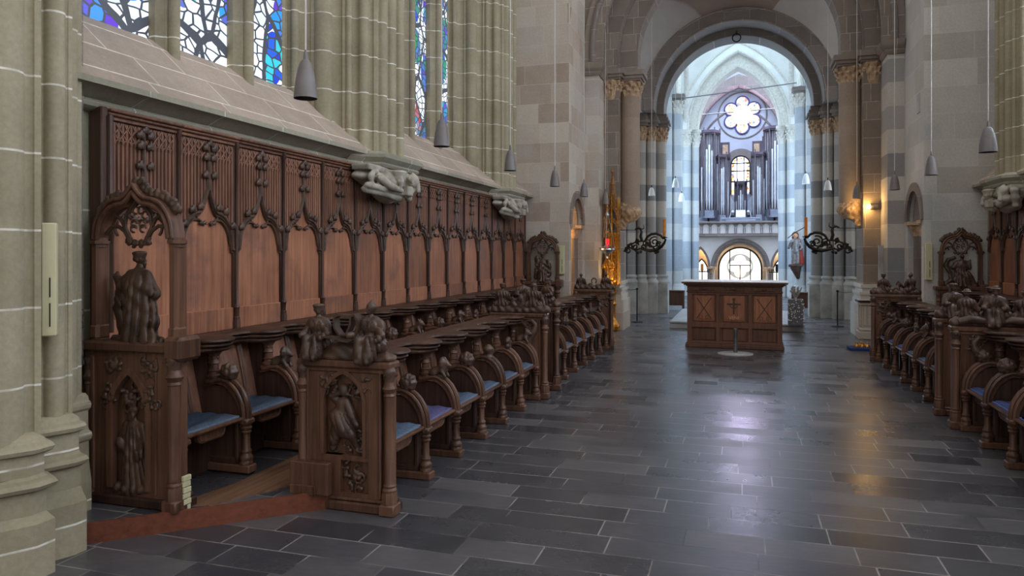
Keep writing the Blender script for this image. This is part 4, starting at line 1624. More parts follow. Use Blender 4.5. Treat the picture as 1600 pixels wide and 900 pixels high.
def make_panel():
    root = thing('wall_panel', 'x', 'wall panel')
    b = MB()
    b.box(-0.03, 0.0, -0.3, 0.3, 1.0, 2.46)
    b.build('board', M['board'], root, smooth=0)
    r = MB()
    r.cbox(-0.01, 0.018, -0.29, 0.29, 1.0, 1.17, 0.006)
    r.build('lower_rail', M['board'], root, smooth=0)
    s = MB()
    n = 17
    for k in range(n):
        y = -0.27 + 0.54 * k / (n - 1)
        z0 = ogee(y) + 0.005
        if z0 < 2.4:
            s.prism([(y - 0.0135, 0.0), (y - 0.008, 0.02), (y + 0.008, 0.02), (y + 0.0135, 0.0)], z0, 2.42, 'z')
    s.v = [(x1, y1, z1) for (y1, x1, z1) in s.v]
    s.build('slats', M['slat'], root, smooth=0)
    # dark ground between slats, above the arch
    g = MB()
    ys = np.linspace(-0.29, 0.29, 31)
    g.band([(y, ogee(y)) for y in ys], [(y, 2.44) for y in ys], 0.0, 0.006, 'x')
    g.build('upper_ground', M['oak'], root, smooth=0)
    # ogee with hollow moulding and crockets, inner cusped arch, finial stem
    o = MB()
    ys = np.linspace(-0.285, 0.285, 41)
    o.tube([(0.022, y, ogee(y)) for y in ys], 0.017, 6)
    o.tube([(0.014, y, ogee(y) - 0.022) for y in ys], 0.009, 6)
    for sg in (-1, 1):
        o.tube([(0.012, sg * q, z) for q, z in [(0.255, 1.66), (0.235, 1.74), (0.2, 1.8), (0.15, 1.838), (0.1, 1.842), (0.06, 1.825), (0.035, 1.8)]], 0.011, 6)
        o.tube([(0.012, sg * q, z) for q, z in [(0.105, 1.84), (0.115, 1.88), (0.1, 1.93), (0.07, 1.965)]], 0.007, 6)
        for q in (0.035, 0.07):
            o.merge(CRK, Matrix.Translation((0.016, sg * q, 1.805 + 0.012)) @ Matrix.Scale(0.65, 4))
        for q in (0.245, 0.165, 0.085):
            y = sg * q
            o.merge(CRK, Matrix.Translation((0.034, y + sg * 0.014, ogee(y) + 0.032)) @ Matrix.Scale(1.2, 4))
    o.tube([(0.02, 0, 2.06), (0.024, 0, 2.2), (0.022, 0, 2.42)], [0.024, 0.014, 0.012], 6)
    for z, q in ((2.17, 0.045), (2.3, 0.038), (2.37, 0.045)):
        for sg in (-1, 1):
            o.merge(CRK, Matrix.Translation((0.036, sg * q, z)) @ Matrix.Scale(1.2, 4))
    o.merge(CRK, Matrix.Translation((0.035, 0, 2.405)) @ Matrix.Scale(1.1, 4))
    o.build('ogee_arch', M['oakc'], root)
    # blind tracery band
    t = MB()
    n = 8
    for k in range(n):
        yc = -0.27 + 0.54 * (k + 0.5) / n
        w_ = 0.54 / n / 2
        for sg in (-1, 1):
            t.tube([(0.018, yc + sg * w_, 2.285), (0.02, yc + sg * w_ * 0.8, 2.315), (0.02, yc, 2.35), (0.02, yc - sg * w_ * 0.9, 2.385), (0.018, yc - sg * w_ * 0.3, 2.42)], 0.006, 5)
            t.tube([(0.018, yc + sg * w_, 2.32), (0.02, yc + sg * w_ * 0.3, 2.305), (0.018, yc, 2.28)], 0.005, 5)
    t.build('blind_tracery', M['slat'], root)
    c = MB()
    yy = WP / 2
    c.lathe([(0.03, 1.0), (0.03, 1.06), (0.024, 1.075), (0.028, 1.09), (0.018, 1.1), (0.022, 1.16), (0.028, 1.17), (0.022, 1.185), (0.014, 1.2), (0.014, 2.4), (0.02, 2.41), (0.02, 2.46)], (0.03, yy, 0), 8)
    c.cbox(-0.02, 0.022, yy - 0.026, yy + 0.026, 1.0, 2.46, 0.006)
    c.build('colonnette', M['oak'], root)
    h = MB()
    h.cbox(-0.03, 0.03, -0.31, 0.31, 2.43, 2.455, 0.004)
    h.cbox(-0.03, 0.055, -0.31, 0.31, 2.455, 2.475, 0.006)
    h.cbox(-0.03, 0.075, -0.31, 0.31, 2.475, 2.495, 0.006)
    h.build('top_rail', M['slat'], root, smooth=0)
    return root


pan = make_panel()
tree = kids(pan)
for k in range(15):
    y = 3.62 + WP * (k + 0.5)
    lab = '%s tall oak wall panel of the left wall counting from the robed statue screen' % ORD[k]
    if k == 0:
        q = pan
        q.location = (-3.8, y, 0)
        q['label'] = lab
    else:
        q = dup(pan, (-3.8, y, 0), 0, lab, tree)
    q['group'] = 'tall carved oak panels on the left wall'
for k in range(6):
    y = 12.75 - WP * (k + 0.5)
    q = dup(pan, (3.58, y, 0), PI, '%s tall oak wall panel of the right wall counting from the statue screen' % ORD[k], tree)
    q['group'] = 'tall carved oak panels on the right wall'
# edge post at the near end of the left panelling
m = MB()
m.cbox(-3.845, -3.75, 3.565, 3.62, 0.1, 2.5, 0.008)
m.lathe([(0.022, 1.1), (0.022, 1.9), (0.03, 1.92), (0.02, 1.94), (0.02, 2.45)], (-3.745, 3.625, 0), 8)
o = m.build('panel_post', M['oak'])
tag(o, 'dark oak corner post closing the near end of the left wall panelling', 'post')
# ------------------------------------------------------------------ carved bench ends


def corner_post(root, x, y, h, cap_seed=0, r=0.03):
    m = MB()
    m.cbox(x - 0.052, x + 0.052, y - 0.052, y + 0.052, 0.0, 0.07, 0.008)
    m.lathe([(0.05, 0.07), (0.05, 0.13), (0.042, 0.15)], (x, y, 0), 8)
    m.lathe([(0.044, 0.14), (0.046, 0.155), (0.036, 0.168), (0.04, 0.18), (r, 0.195), (r, h - 0.17), (r * 1.25, h - 0.165), (r, h - 0.15), (r * 1.5, h - 0.12), (r * 1.1, h - 0.1), (r, h - 0.04)], (x, y, 0), 12)
    m.build('corner_post', M['oakw'], root)
    c = MB()
    c.merge(capital_foliage(r * 0.95, r * 1.75, 0.075, 0.007, 7, 1), Matrix.Translation((x, y, h - 0.1)))
    c.build('corner_capital', M['oakc'], root)


def bench_end(label, loc, rz, H=0.93, W=0.62, niche=True, seed=1, posts=(0,), lower=True):
    """local: front edge x = 0, back edge x = -W, carved face towards -y, thickness 0.11"""
    root = thing('bench_end', label, 'bench end', loc, rz)
    b = MB()
    b.cbox(-W - 0.02, 0.035, -0.075, 0.075, 0, 0.06, 0.01)
    b.cbox(-W - 0.01, 0.02, -0.065, 0.065, 0.06, 0.085, 0.01)
    b.build('plinth', M['oakw'], root, smooth=0)
    f = MB()
    cx, hw, zs = -W * 0.5, 0.17, H - 0.27
    zb = 0.34 if lower else 0.12
    f.box(-W, 0.0, -0.01, 0.05, 0.08, H - 0.04)                      # core board, back of the niche
    f.box(-W, cx - hw, -0.05, -0.01, 0.08, H - 0.04)
    f.box(cx + hw, -0.06, -0.05, -0.01, 0.08, H - 0.04)
    f.box(cx - hw, cx + hw, -0.05, -0.01, 0.08, 0.11)
    if lower:
        f.box(cx - hw, cx + hw, -0.05, -0.01, zb - 0.03, zb)
        f.box(cx - hw, cx - 0.02, -0.052, -0.01, 0.1, zb)
    arch_wall(f, cx - hw - 0.001, cx + hw + 0.001, zb, H - 0.04, cx, zs, hw - 0.02, -0.05, -0.01, 0.2, 'y', 16)
    arch_band(f, cx, zs, hw - 0.035, hw - 0.012, -0.062, -0.02, zb, 0.185, 0.215, 'y', 16)
    f.cbox(-0.066, -0.05, -0.062, -0.04, 0.09, H - 0.06, 0.005)
    f.cbox(-W + 0.05, -W + 0.066, -0.062, -0.04, 0.09, H - 0.06, 0.005)
    f.build('frame', M['oakw'], root, smooth=0)
    t = MB()
    t.cbox(-W - 0.02, 0.02, -0.07, 0.07, H - 0.05, H, 0.012)
    t.cbox(-W - 0.005, 0.005, -0.06, 0.06, H - 0.075, H - 0.05, 0.006)
    t.build('top_slab', M['oakw'], root, smooth=0)
    for x in posts:
        corner_post(root, x, -0.04, H - 0.04)
    corner_post(root, -W + 0.02, -0.045, H - 0.04)
    s = MB()
    for sg in (-1, 1):
        s.merge(foliage(cx + sg * 0.12 - 0.045, cx + sg * 0.12 + 0.045, H - 0.21, H - 0.09, 7, 0.022, seed + sg), Matrix.Translation((0, -0.05, 0)))
    s.build('spandrel_foliage', M['oakc'], root)
    if lower:
        s = MB()
        s.merge(foliage(cx + 0.0, cx + hw - 0.03, 0.12, zb - 0.05, 12, 0.026, seed + 8), Matrix.Translation((0, -0.022, 0)))
        s.build('lower_relief', M['oakc'], root)
    return root


def relief(root, name, mb, label=None):
    o = mb.build(name, M['oakc'], root)
    if label:
        o['label'] = label
    return o


def crest_rock(W, seed, h=0.1, res=0.009):
    rn = random.Random(seed)
    pr = []
    n = 9
    for k in range(n):
        x = -W + 0.04 + (W - 0.05) * k / (n - 1)
        pr.append(ell((x, 0, h * 0.3), (0.06, 0.058, h * (0.45 + 0.35 * rn.random()))))
    return carve(pr, res, 0.02, lambda X, Y, Z: 0.004 * np.sin(X * 70 + Z * 50 + seed), 0.02, lambda X, Y, Z: -Z)


# ---- near left bench end: the archer, two seated scholars with a scroll on top
be = bench_end('near oak bench end with archer relief and two seated figures sharing a scroll', (XL + 0.03, 4.1, 0), 0, 0.93, 0.62, True, 3)
pr = []
# archer striding to the right, bow arm out, foliage above
pr += [seg((-0.34, -0.02, 0.55), (-0.33, -0.02, 0.66), 0.045, 0.042), ell((-0.315, -0.035, 0.735), (0.03, 0.026, 0.034)), ell((-0.325, -0.03, 0.755), (0.036, 0.028, 0.026))]
pr += [seg((-0.36, -0.02, 0.54), (-0.385, -0.025, 0.44), 0.042, 0.034), seg((-0.385, -0.025, 0.44), (-0.4, -0.02, 0.37), 0.03, 0.02)]
pr += [seg((-0.32, -0.025, 0.54), (-0.265, -0.035, 0.47), 0.044, 0.034), seg((-0.265, -0.035, 0.47), (-0.225, -0.02, 0.375), 0.03, 0.018), seg((-0.225, -0.025, 0.37), (-0.185, -0.03, 0.365), 0.016, 0.012)]
pr += [seg((-0.3, -0.03, 0.67), (-0.25, -0.045, 0.58), 0.026, 0.022), seg((-0.25, -0.045, 0.58), (-0.225, -0.05, 0.535), 0.02, 0.014), ell((-0.22, -0.05, 0.53), (0.016, 0.014, 0.014))]
pr += [seg((-0.36, -0.03, 0.67), (-0.4, -0.04, 0.7), 0.026, 0.02), seg((-0.4, -0.04, 0.7), (-0.345, -0.045, 0.72), 0.018, 0.014)]
pr += [seg((-0.29, -0.04, 0.715), (-0.175, -0.035, 0.695), 0.008, 0.007)]
pr += [seg((-0.36, -0.025, 0.58), (-0.31, -0.025, 0.5), 0.055, 0.06)]
mb = carve(pr, 0.006, 0.01, folds(0.003, 8, 40, 0.6, -0.34, -0.02), 0.015)
relief(be, 'archer_relief', mb)
mb = MB()
mb.merge(foliage(-0.44, -0.2, 0.72, 0.8, 14, 0.026, 21, 0.007, 0.02), Matrix.Translation((0, -0.02, 0)))
mb.merge(foliage(-0.45, -0.18, 0.355, 0.39, 9, 0.022, 22, 0.007, 0.016), Matrix.Translation((0, -0.02, 0)))
mb.merge(foliage(-0.22, -0.17, 0.42, 0.55, 6, 0.022, 23, 0.007, 0.016), Matrix.Translation((0, -0.02, 0)))
relief(be, 'niche_foliage', mb)
cr = MB()
cr.merge(carve([ell((-0.31, 0, 0.02), (0.2, 0.06, 0.1)), ell((-0.54, 0, 0.0), (0.09, 0.06, 0.05)), ell((-0.09, 0, 0.0), (0.1, 0.06, 0.06)), blk((-0.31, 0, 0.01), (0.31, 0.06, 0.02))], 0.009, 0.03, lambda X, Y, Z: 0.003 * np.sin(X * 60 + Z * 80), 0.02, lambda X, Y, Z: -Z), Matrix.Translation((0, 0, 0.93)))
relief(be, 'crest', cr)
fg = MB()
fg.merge(seated_figure(0.27, 'cap', False, 0.3, arms=((-.55, -.45, .35), (.5, -.5, .3))), Matrix.Translation((-0.51, -0.01, 1.0)))
relief(be, 'seated_scholar', fg, 'seated figure in a round cap at the left end of the crest')
fg = MB()
fg.merge(seated_figure(0.29, 'hood', False, -0.4, arms=((-.7, -.5, .4), (.6, -.45, .3))), Matrix.Translation((-0.14, -0.01, 0.995)))
relief(be, 'hooded_scholar', fg, 'seated hooded figure at the right end of the crest')
sc = MB()
pth = [(-0.46, 1.06), (-0.42, 1.075), (-0.36, 1.07), (-0.31, 1.055), (-0.26, 1.05), (-0.22, 1.07), (-0.2, 1.12), (-0.2, 1.18), (-0.225, 1.215), (-0.25, 1.2), (-0.255, 1.15), (-0.285, 1.09), (-0.335, 1.085), (-0.37, 1.13), (-0.375, 1.19), (-0.35, 1.21), (-0.27, 1.205)]
n_ = len(pth)
vs = []
for i, (x, z) in enumerate(pth):
    a = Vector(pth[max(0, i - 1)])
    c_ = Vector(pth[min(n_ - 1, i + 1)])
    d = (c_ - a).normalized()
    nn = Vector((-d.y, d.x)) * 0.006
    yo = -0.07 + 0.05 * i / n_
    for q in (-1, 1):
        for e in (-1, 1):
            vs.append((x + q * nn.x, yo + e * 0.032, z + q * nn.y))
sc.add(vs, [(4 * i + a, 4 * i + b, 4 * i + 4 + b, 4 * i + 4 + a) for i in range(n_ - 1) for a, b in ((0, 1), (1, 3), (3, 2), (2, 0))] + [(0, 1, 3, 2), (4 * n_ - 4, 4 * n_ - 3, 4 * n_ - 1, 4 * n_ - 2)])
relief(be, 'scroll', sc)
# plain casing block at its foot, towards the platform
bx = MB()
bx.cbox(-2.69, -2.42, 3.97, 4.03, 0.1, 0.3, 0.006)
bx.cbox(-2.68, -2.5, 3.955, 3.975, 0.1, 0.16, 0.004)
o = tag(bx.build('casing_block', M['oakw'], None, 0), 'plain oak casing board at the foot of the archer bench end above the platform', 'board')

# ---- far ends of the rows


def crest_people(root, W, H, specs, seed, rock=0.1):
    m = MB()
    m.merge(crest_rock(W, seed, rock), Matrix.Translation((0, 0, H)))
    relief(root, 'crest', m)
    for (x, y, z, h, hat, beard, turn, veil, nm) in specs:
        g = seated_figure(h, hat, beard, 0.2, veil, 0.0065)
        mm = MB()
        mm.merge(g, Matrix.Translation((x, y, H + z)) @ Matrix.Rotation(turn, 4, 'Z'))
        relief(root, nm, mm)


def serpent(mb, x, z, flip=1, y=-0.06, s=1.0):
    """long-necked beast curling up the inner face"""
    p = [(0, 0), (0.03, 0.06), (0.035, 0.13), (0.0, 0.19), (-0.035, 0.235), (-0.04, 0.29), (0.0, 0.33), (0.05, 0.325)]
    mb.tube([(x + flip * a * s, y, z + b * s) for a, b in p], [0.02 * s, 0.03 * s, 0.042 * s, 0.045 * s, 0.036 * s, 0.028 * s, 0.026 * s, 0.012 * s], 10)
    mb.merge(foliage(x - 0.07, x + 0.05, z + 0.2 * s, z + 0.33 * s, 6, 0.022, 5), Matrix.Translation((0, y, 0)))


e1 = bench_end('oak bench end closing the nearer left front row, topped by cloaked figures and dragons', (XL + 0.03, 7.82, 0), 0, 0.93, 0.62, False, 5, (0,), False)
crest_people(e1, 0.62, 0.93, [(-0.5, 0, 0.06, 0.26, 'cap', False, PI, False, 'cloaked_figure'), (-0.14, 0, 0.06, 0.27, 'curls', False, PI, True, 'veiled_figure')], 3)
m = MB()
serpent(m, -0.14, 0.52, -1)
relief(e1, 'serpent_relief', m)
m = MB()
for sg in (-1, 1):
    m.tube([(-0.31 + sg * q, -0.03, 0.98 + z) for q, z in ((0.02, 0.02), (0.06, 0.06), (0.05, 0.11), (0.02, 0.1), (0.03, 0.07))], [0.03, 0.034, 0.03, 0.022, 0.014], 10)
m.merge(shifted(beast(0.15, 'bear'), -0.32, 0, 0.98))
relief(e1, 'crest_dragon', m)
e2 = bench_end('oak bench end opening the left far front row, topped by two robed figures', (XL + 0.03, 8.36, 0), 0, 0.96, 0.62, True, 6, (0,), False)
crest_people(e2, 0.62, 0.96, [(-0.42, 0, 0.05, 0.27, 'cap', False, 0.4, False, 'robed_figure'), (-0.12, 0, 0.05, 0.28, 'cap', False, -0.5, True, 'mantled_figure')], 7)
e3 = bench_end('oak bench end at the far end of the left front row beside the gilded shrine', (XL + 0.03, 12.14, 0), 0, 0.98, 0.62, False, 8, (0,), False)
crest_people(e3, 0.62, 0.98, [(-0.52, 0, 0.02, 0.24, 'curls', False, PI, False, 'small_figure'), (-0.1, 0, 0.02, 0.25, 'hood', False, PI, False, 'small_figure')], 9)
m = MB()
m.tube([(-0.3 + 0.04 * math.cos(a), 0, 1.12 + 0.045 * math.sin(a)) for a in np.linspace(-0.9, PI + 0.9, 14)], 0.012, 8)
m.merge(foliage(-0.25, -0.05, 0.7, 0.88, 9, 0.03, 4), Matrix.Translation((0, -0.06, 0)))
relief(e3, 'crest_scroll', m)
# right side; carved faces still look towards the entrance (-y), so mirror by swapping front and back
WR = 0.62


def right_end(label, y, H, seed, lower=False):
    root = bench_end(label, (XR + WR - 0.03, y, 0), 0, H, WR, True, seed, (0,), lower)
    return root


e4 = right_end('right oak bench end topped by bearded men in hats above fish tails', 7.62, 0.93, 12)
crest_people(e4, WR, 0.93, [(-0.5, 0, 0.06, 0.27, 'brim', True, 2.4, False, 'bearded_man'), (-0.27, 0.0, 0.07, 0.29, 'brim', True, -0.4, False, 'bearded_man'), (-0.04, 0, 0.06, 0.27, 'brim', True, 2.7, False, 'bearded_man')], 13)
m = MB()
serpent(m, -0.42, 0.5, 1)
relief(e4, 'serpent_relief', m)
m = MB()
m.tube([(-0.58, -0.06, 0.97), (-0.5, -0.065, 1.0), (-0.38, -0.06, 0.985), (-0.28, -0.06, 0.97)], [0.03, 0.042, 0.034, 0.014], 10)
m.tube([(-0.26, -0.06, 0.97), (-0.16, -0.065, 0.995), (-0.06, -0.06, 0.985), (0.02, -0.06, 1.0)], [0.014, 0.036, 0.04, 0.026], 10)
relief(e4, 'crest_fish', m)
e5 = right_end('oak bench end beyond the right aisle gap, topped by a seated reading woman', 8.2, 0.95, 15)
crest_people(e5, WR, 0.95, [(-0.47, 0, 0.05, 0.29, 'cap', False, 0.1, True, 'reading_woman'), (-0.15, 0, 0.05, 0.26, 'cap', False, PI, False, 'robed_figure')], 16)
e6 = right_end('oak bench end at the far end of the right front row beside the stone pedestal', 11.98, 0.98, 18)
crest_people(e6, WR, 0.98, [(-0.46, 0, 0.04, 0.26, 'cap', False, 2.6, False, 'small_figure'), (-0.1, 0, 0.04, 0.27, 'hood', False, -2.6, False, 'small_figure')], 19)
m = MB()
m.merge(foliage(-0.52, -0.1, 0.55, 0.9, 26, 0.032, 14, 0.008, 0.02), Matrix.Translation((0, -0.05, 0)))
m.merge(shifted(beast(0.16, 'bear'), -0.3, 0, 1.02))
relief(e6, 'dragon_relief', m)

# ------------------------------------------------------------------ canopied end screens of the back rows


def crocket_row(m, pts, sc, seed):
    for k, (x, z, a) in enumerate(pts):
        m.merge(leaf_boss(0.05, 6, 0.009, seed + k), Matrix.Translation((x, 0, z)) @ Matrix.Rotation(PI / 2, 4, 'Z') @ Matrix.Scale(sc, 4))


def end_screen(label, loc, W=0.68, base=0.92, posts_h=0.63, lower=True, solid=True):
    """local: x = 0 front edge, -W at the wall, z = 0 at the platform; looks towards -y"""
    root = thing('end_screen', label, 'carved screen', loc, 0)
    b = MB()
    b.cbox(-W - 0.03, 0.03, -0.08, 0.08, 0, 0.06, 0.01)
    b.cbox(-W - 0.03, -W + 0.06, -0.07, 0.07, 0.06, 0.16, 0.01)
    b.build('plinth', M['oak'], root, smooth=0)
    f = MB()
    cx, hw, zs = -W * 0.51, 0.16, base - 0.38
    f.box(-W, -0.02, -0.005, 0.05, 0.06, base)
    f.box(-W, cx - hw, -0.055, -0.005, 0.06, base)
    f.box(cx + hw, -0.02, -0.055, -0.005, 0.06, base)
    arch_wall(f, cx - hw - 0.001, cx + hw + 0.001, 0.1, base, cx, zs, hw - 0.02, -0.055, -0.005, 0.25, 'y', 18)
    arch_band(f, cx, zs, hw - 0.036, hw + 0.004, -0.066, -0.02, 0.1, 0.235, 0.275, 'y', 18)
    f.box(cx - hw, cx + hw, -0.055, -0.005, 0.06, 0.1)
    f.cbox(cx + hw + 0.03, cx + hw + 0.045, -0.066, -0.05, 0.08, base - 0.04, 0.004)
    f.cbox(-W + 0.05, -W + 0.075, -0.066, -0.05, 0.08, base - 0.04, 0.004)
    f.build('frame', M['oakw'], root, smooth=0)
    s = MB()
    for sg in (-1, 1):
        s.merge(foliage(cx + sg * 0.15 - 0.05, cx + sg * 0.15 + 0.05, base - 0.35, base - 0.2, 10, 0.024, 30 + sg), Matrix.Translation((0, -0.056, 0)))
        s.merge(foliage(cx + sg * 0.13 - 0.08, cx + sg * 0.13 + 0.08, base - 0.13, base - 0.05, 9, 0.026, 34 + sg), Matrix.Translation((0, -0.056, 0)))
    s.build('spandrel_foliage', M['oakc'], root)
    t = MB()
    t.cbox(-W - 0.04, 0.04, -0.09, 0.085, base - 0.01, base + 0.05, 0.012)
    t.cbox(-0.07, 0.055, -0.1, 0.09, base - 0.05, base + 0.09, 0.02)
    t.build('top_slab', M['oakw'], root, smooth=0)
    corner_post(root, -0.02, -0.055, base - 0.02, 1, 0.036)
    corner_post(root, -W + 0.02, -0.04, base - 0.05, 1, 0.024)
    z0, z1 = base + 0.05, base + posts_h
    for x in (-0.045, -W + 0.06):
        p = MB()
        w_ = 0.016
        p.prism([(x - w_, -0.05), (x + w_, -0.05), (x + w_ + 0.012, -0.02), (x + w_ + 0.012, 0.04), (x - w_ - 0.012, 0.04), (x - w_ - 0.012, -0.02)], z0, z1, 'z')
        p.cbox(x - 0.036, x + 0.036, -0.056, 0.05, z0, z0 + 0.1, 0.018)
        for g, a_, c_ in ((0.042, z1 - 0.02, z1), (0.056, z1, z1 + 0.02), (0.046, z1 + 0.02, z1 + 0.035)):
            p.prism([(x + g * math.cos(t_), -0.005 + g * 1.1 * math.sin(t_)) for t_ in np.linspace(PI / 8, 2 * PI + PI / 8, 9)[:-1]], a_, c_, 'z')
        p.build('canopy_post', M['oakw'], root, smooth=0)
    # ogee canopy
    cx = (-0.045 - W + 0.06) / 2
    hw = (W - 0.105) / 2

    def og(hw_, rise, n=26):
        L = []
        for t_ in np.linspace(0, 1, n):
            x = -hw_ * (1 - t_)
            if t_ < 0.66:
                z = rise * 0.74 * math.sqrt(max(0, 1 - ((0.66 - t_) / 0.66) ** 2.1))
            else:
                q = (t_ - 0.66) / 0.34
                z = rise * (0.74 + 0.26 * q ** 1.6)
            L.append((cx + x, z1 + 0.03 + z))
        return L + [(2 * cx - x, z) for x, z in L[::-1][1:]]
    c = MB()
    c.band(og(hw - 0.03, 0.265), og(hw + 0.014, 0.33), -0.045, 0.045)
    c.tube([(x, -0.05, z) for x, z in og(hw - 0.024, 0.275)], 0.015, 8)
    c.tube([(x, -0.05, z) for x, z in og(hw + 0.005, 0.32)], 0.012, 8)
    c.tube([(x, 0.05, z) for x, z in og(hw - 0.024, 0.275)], 0.015, 8)
    c.build('canopy_arch', M['oakw'], root)
    k = MB()
    oo = og(hw + 0.035, 0.35)
    pts = [(oo[i][0], oo[i][1], 0) for i in (4, 6, 8, 11, 14, 17, 20, 22, 24, 26, 28, 30, 33, 36, 39, 42, 44, 46)]
    crocket_row(k, pts, 0.85, 50)
    k.build('crockets', M['oakc'], root)
    u = MB()
    zc = z1 + 0.1
    for sg in (-1, 1):
        u.tube([(cx + sg * x, 0, z1 + z) for x, z in ((hw - 0.05, 0.06), (hw - 0.09, 0.1), (hw - 0.14, 0.105), (0.1, 0.075), (0.07, 0.03), (0.05, 0.0))], [0.016, 0.013, 0.012, 0.012, 0.013, 0.014], 8)
        u.tube([(cx + sg * x, 0, z1 + z) for x, z in ((0.06, 0.03), (0.1, 0.1), (0.09, 0.17), (0.05, 0.22), (0.0, 0.28))], 0.012, 8)
        u.tube([(cx + sg * x, 0, z1 + z) for x, z in ((0.1, 0.1), (0.13, 0.15), (0.17, 0.17))], 0.012, 8)
        u.tube([(cx + sg * x, 0, z1 + z) for x, z in ((0.175, 0.1), (0.17, 0.07), (0.155, 0.05))], 0.009, 8)
        for q in (0.0, 0.055):
            u.merge(leaf_boss(0.03, 6, 0.007, 70 + int(q * 100)), Matrix.Translation((cx + sg * (0.026 + q * 0.8), 0, z1 - 0.0 + q * 0.3)) @ Matrix.Rotation(PI / 2, 4, 'Z'))
        for dx, dz in ((0.03, 0.12), (0.05, 0.17), (0.02, 0.2), (0.035, 0.09)):
            u.tube([(cx + sg * dx + 0.022 * math.cos(a_), 0, z1 + dz + 0.022 * math.sin(a_)) for a_ in np.linspace(0, 5, 9)], 0.007, 6)
    u.build('cusped_tracery', M['oakc'], root)
    return root, cx, base + 0.05


s1, cx1, zb1 = end_screen('large near oak end screen at left with canopy arch and bearded prophet relief', (-3.11, 3.54, 0.1))
pr = standing_figure(0.5, 'curls', True, 0.15, (((-0.12, -0.02, 0.3), (-0.1, -0.07, 0.33)), ((0.11, -0.03, 0.32), (0.09, -0.09, 0.24))), 0.008)
m = MB()
m.merge(pr, Matrix.Translation((-0.35, -0.012, 0.09)) @ Matrix.Diagonal((0.85, 0.55, 1.0, 1.0)))
m.merge(carve([ell((-0.35, 0, 0.09), (0.15, 0.045, 0.03)), ell((-0.44, 0, 0.1), (0.05, 0.045, 0.03)), ell((-0.25, 0, 0.1), (0.06, 0.045, 0.03))], 0.009, 0.02, lambda X, Y, Z: 0.004 * np.sin(X * 110)), Matrix.Translation((0, -0.02, 0)))
relief(s1, 'prophet_relief', m, 'relief of a bearded robed man in the niche')
m = MB()
m.merge(foliage(-0.46, -0.24, 0.6, 0.7, 12, 0.03, 61, 0.008, 0.022), Matrix.Translation((0, -0.02, 0)))
relief(s1, 'niche_foliage', m)


def statue(label, loc, mb):
    o = mb.build('oak_statue', M['oakc'])
    o.location = loc
    return tag(o, label, 'statue')


# prophet seen from behind, left arm raised to the post, long scroll falling from the hand
ex = [seg((-0.16, 0.02, 0.34), (-0.17, 0.01, 0.2), 0.022, 0.03), seg((-0.17, 0.01, 0.2), (-0.15, 0.0, 0.08), 0.03, 0.024), seg((-0.15, 0, 0.08), (-0.11, -0.01, 0.0), 0.026, 0.04), seg((0.03, 0.03, 0.12), (0.1, 0.03, 0.02), 0.07, 0.05), seg((-0.06, 0.02, 0.06), (0.12, 0.02, 0.02), 0.05, 0.04), blk((0, 0, 0.0), (0.17, 0.07, 0.02), 0.01), seg((0.0, 0, 0.3), (0.06, 0.0, 0.12), 0.08, 0.08)]
mb = standing_figure(0.53, 'cap', True, 0.5, (((-0.15, 0.02, 0.38), (-0.2, 0.03, 0.43)), ((0.13, -0.02, 0.33), (0.06, -0.08, 0.3))), 0.009, ex, False, 0.0)
m = MB()
m.merge(mb, Matrix.Rotation(PI - 0.25, 4, 'Z') @ Matrix.Diagonal((-1.12, 0.75, 1, 1)))
statue('large dark oak statue of a capped man seen from behind in the left screen', (-3.45, 3.55, 1.07), m)
s2, cx2, zb2 = end_screen('small distant oak end screen at the far end of the left back row', (-3.12, 12.91, 0.1), 0.64, 0.92, 0.56, True)
ex = [blk((0, 0, 0.0), (0.15, 0.07, 0.02), 0.01), ell((-0.11, 0, 0.4), (0.05, 0.04, 0.07)), seg((0.1, 0, 0.3), (0.12, 0, 0.12), 0.05, 0.03), seg((-0.12, 0.02, 0.2), (-0.14, 0.02, 0.08), 0.04, 0.03)]
mb = standing_figure(0.5, 'cap', False, 0.3, (((-0.13, -0.02, 0.36), (-0.1, -0.04, 0.46)), ((0.14, -0.02, 0.34), (0.12, -0.05, 0.45))), 0.012, ex)
statue('small dark oak statue under the distant canopy at the end of the left panels', (cx2 - 3.12, 12.91, 1.07), mb)
s3, cx3, zb3 = end_screen('oak end screen with open canopy before the pale right end wall', (3.55, 12.91, 0.1), 0.64, 0.92, 0.56, True)
ex = [blk((0, 0, 0.0), (0.2, 0.07, 0.02), 0.01), seg((-0.09, 0, 0.44), (-0.17, 0, 0.41), 0.03, 0.032), seg((-0.17, 0, 0.41), (-0.2, 0, 0.33), 0.032, 0.03), seg((-0.2, 0, 0.33), (-0.15, 0, 0.22), 0.026, 0.022), seg((-0.15, 0, 0.22), (-0.13, 0, 0.1), 0.02, 0.024), seg((-0.13, 0, 0.1), (-0.2, 0, 0.04), 0.028, 0.028), seg((0.06, 0, 0.15), (0.16, 0, 0.02), 0.09, 0.06), seg((-0.05, 0, 0.1), (0.15, 0, 0.02), 0.05, 0.05)]
mb = standing_figure(0.5, None, False, PI * 0.7, (((-0.12, -0.02, 0.36), (-0.1, 0.0, 0.42)), ((0.13, -0.02, 0.36), (0.14, -0.03, 0.47))), 0.011, ex, False, 0.02)
statue('brown oak statue raising one arm and holding a curved scroll under the right canopy', (cx3 + 3.55, 12.91, 1.07), mb)

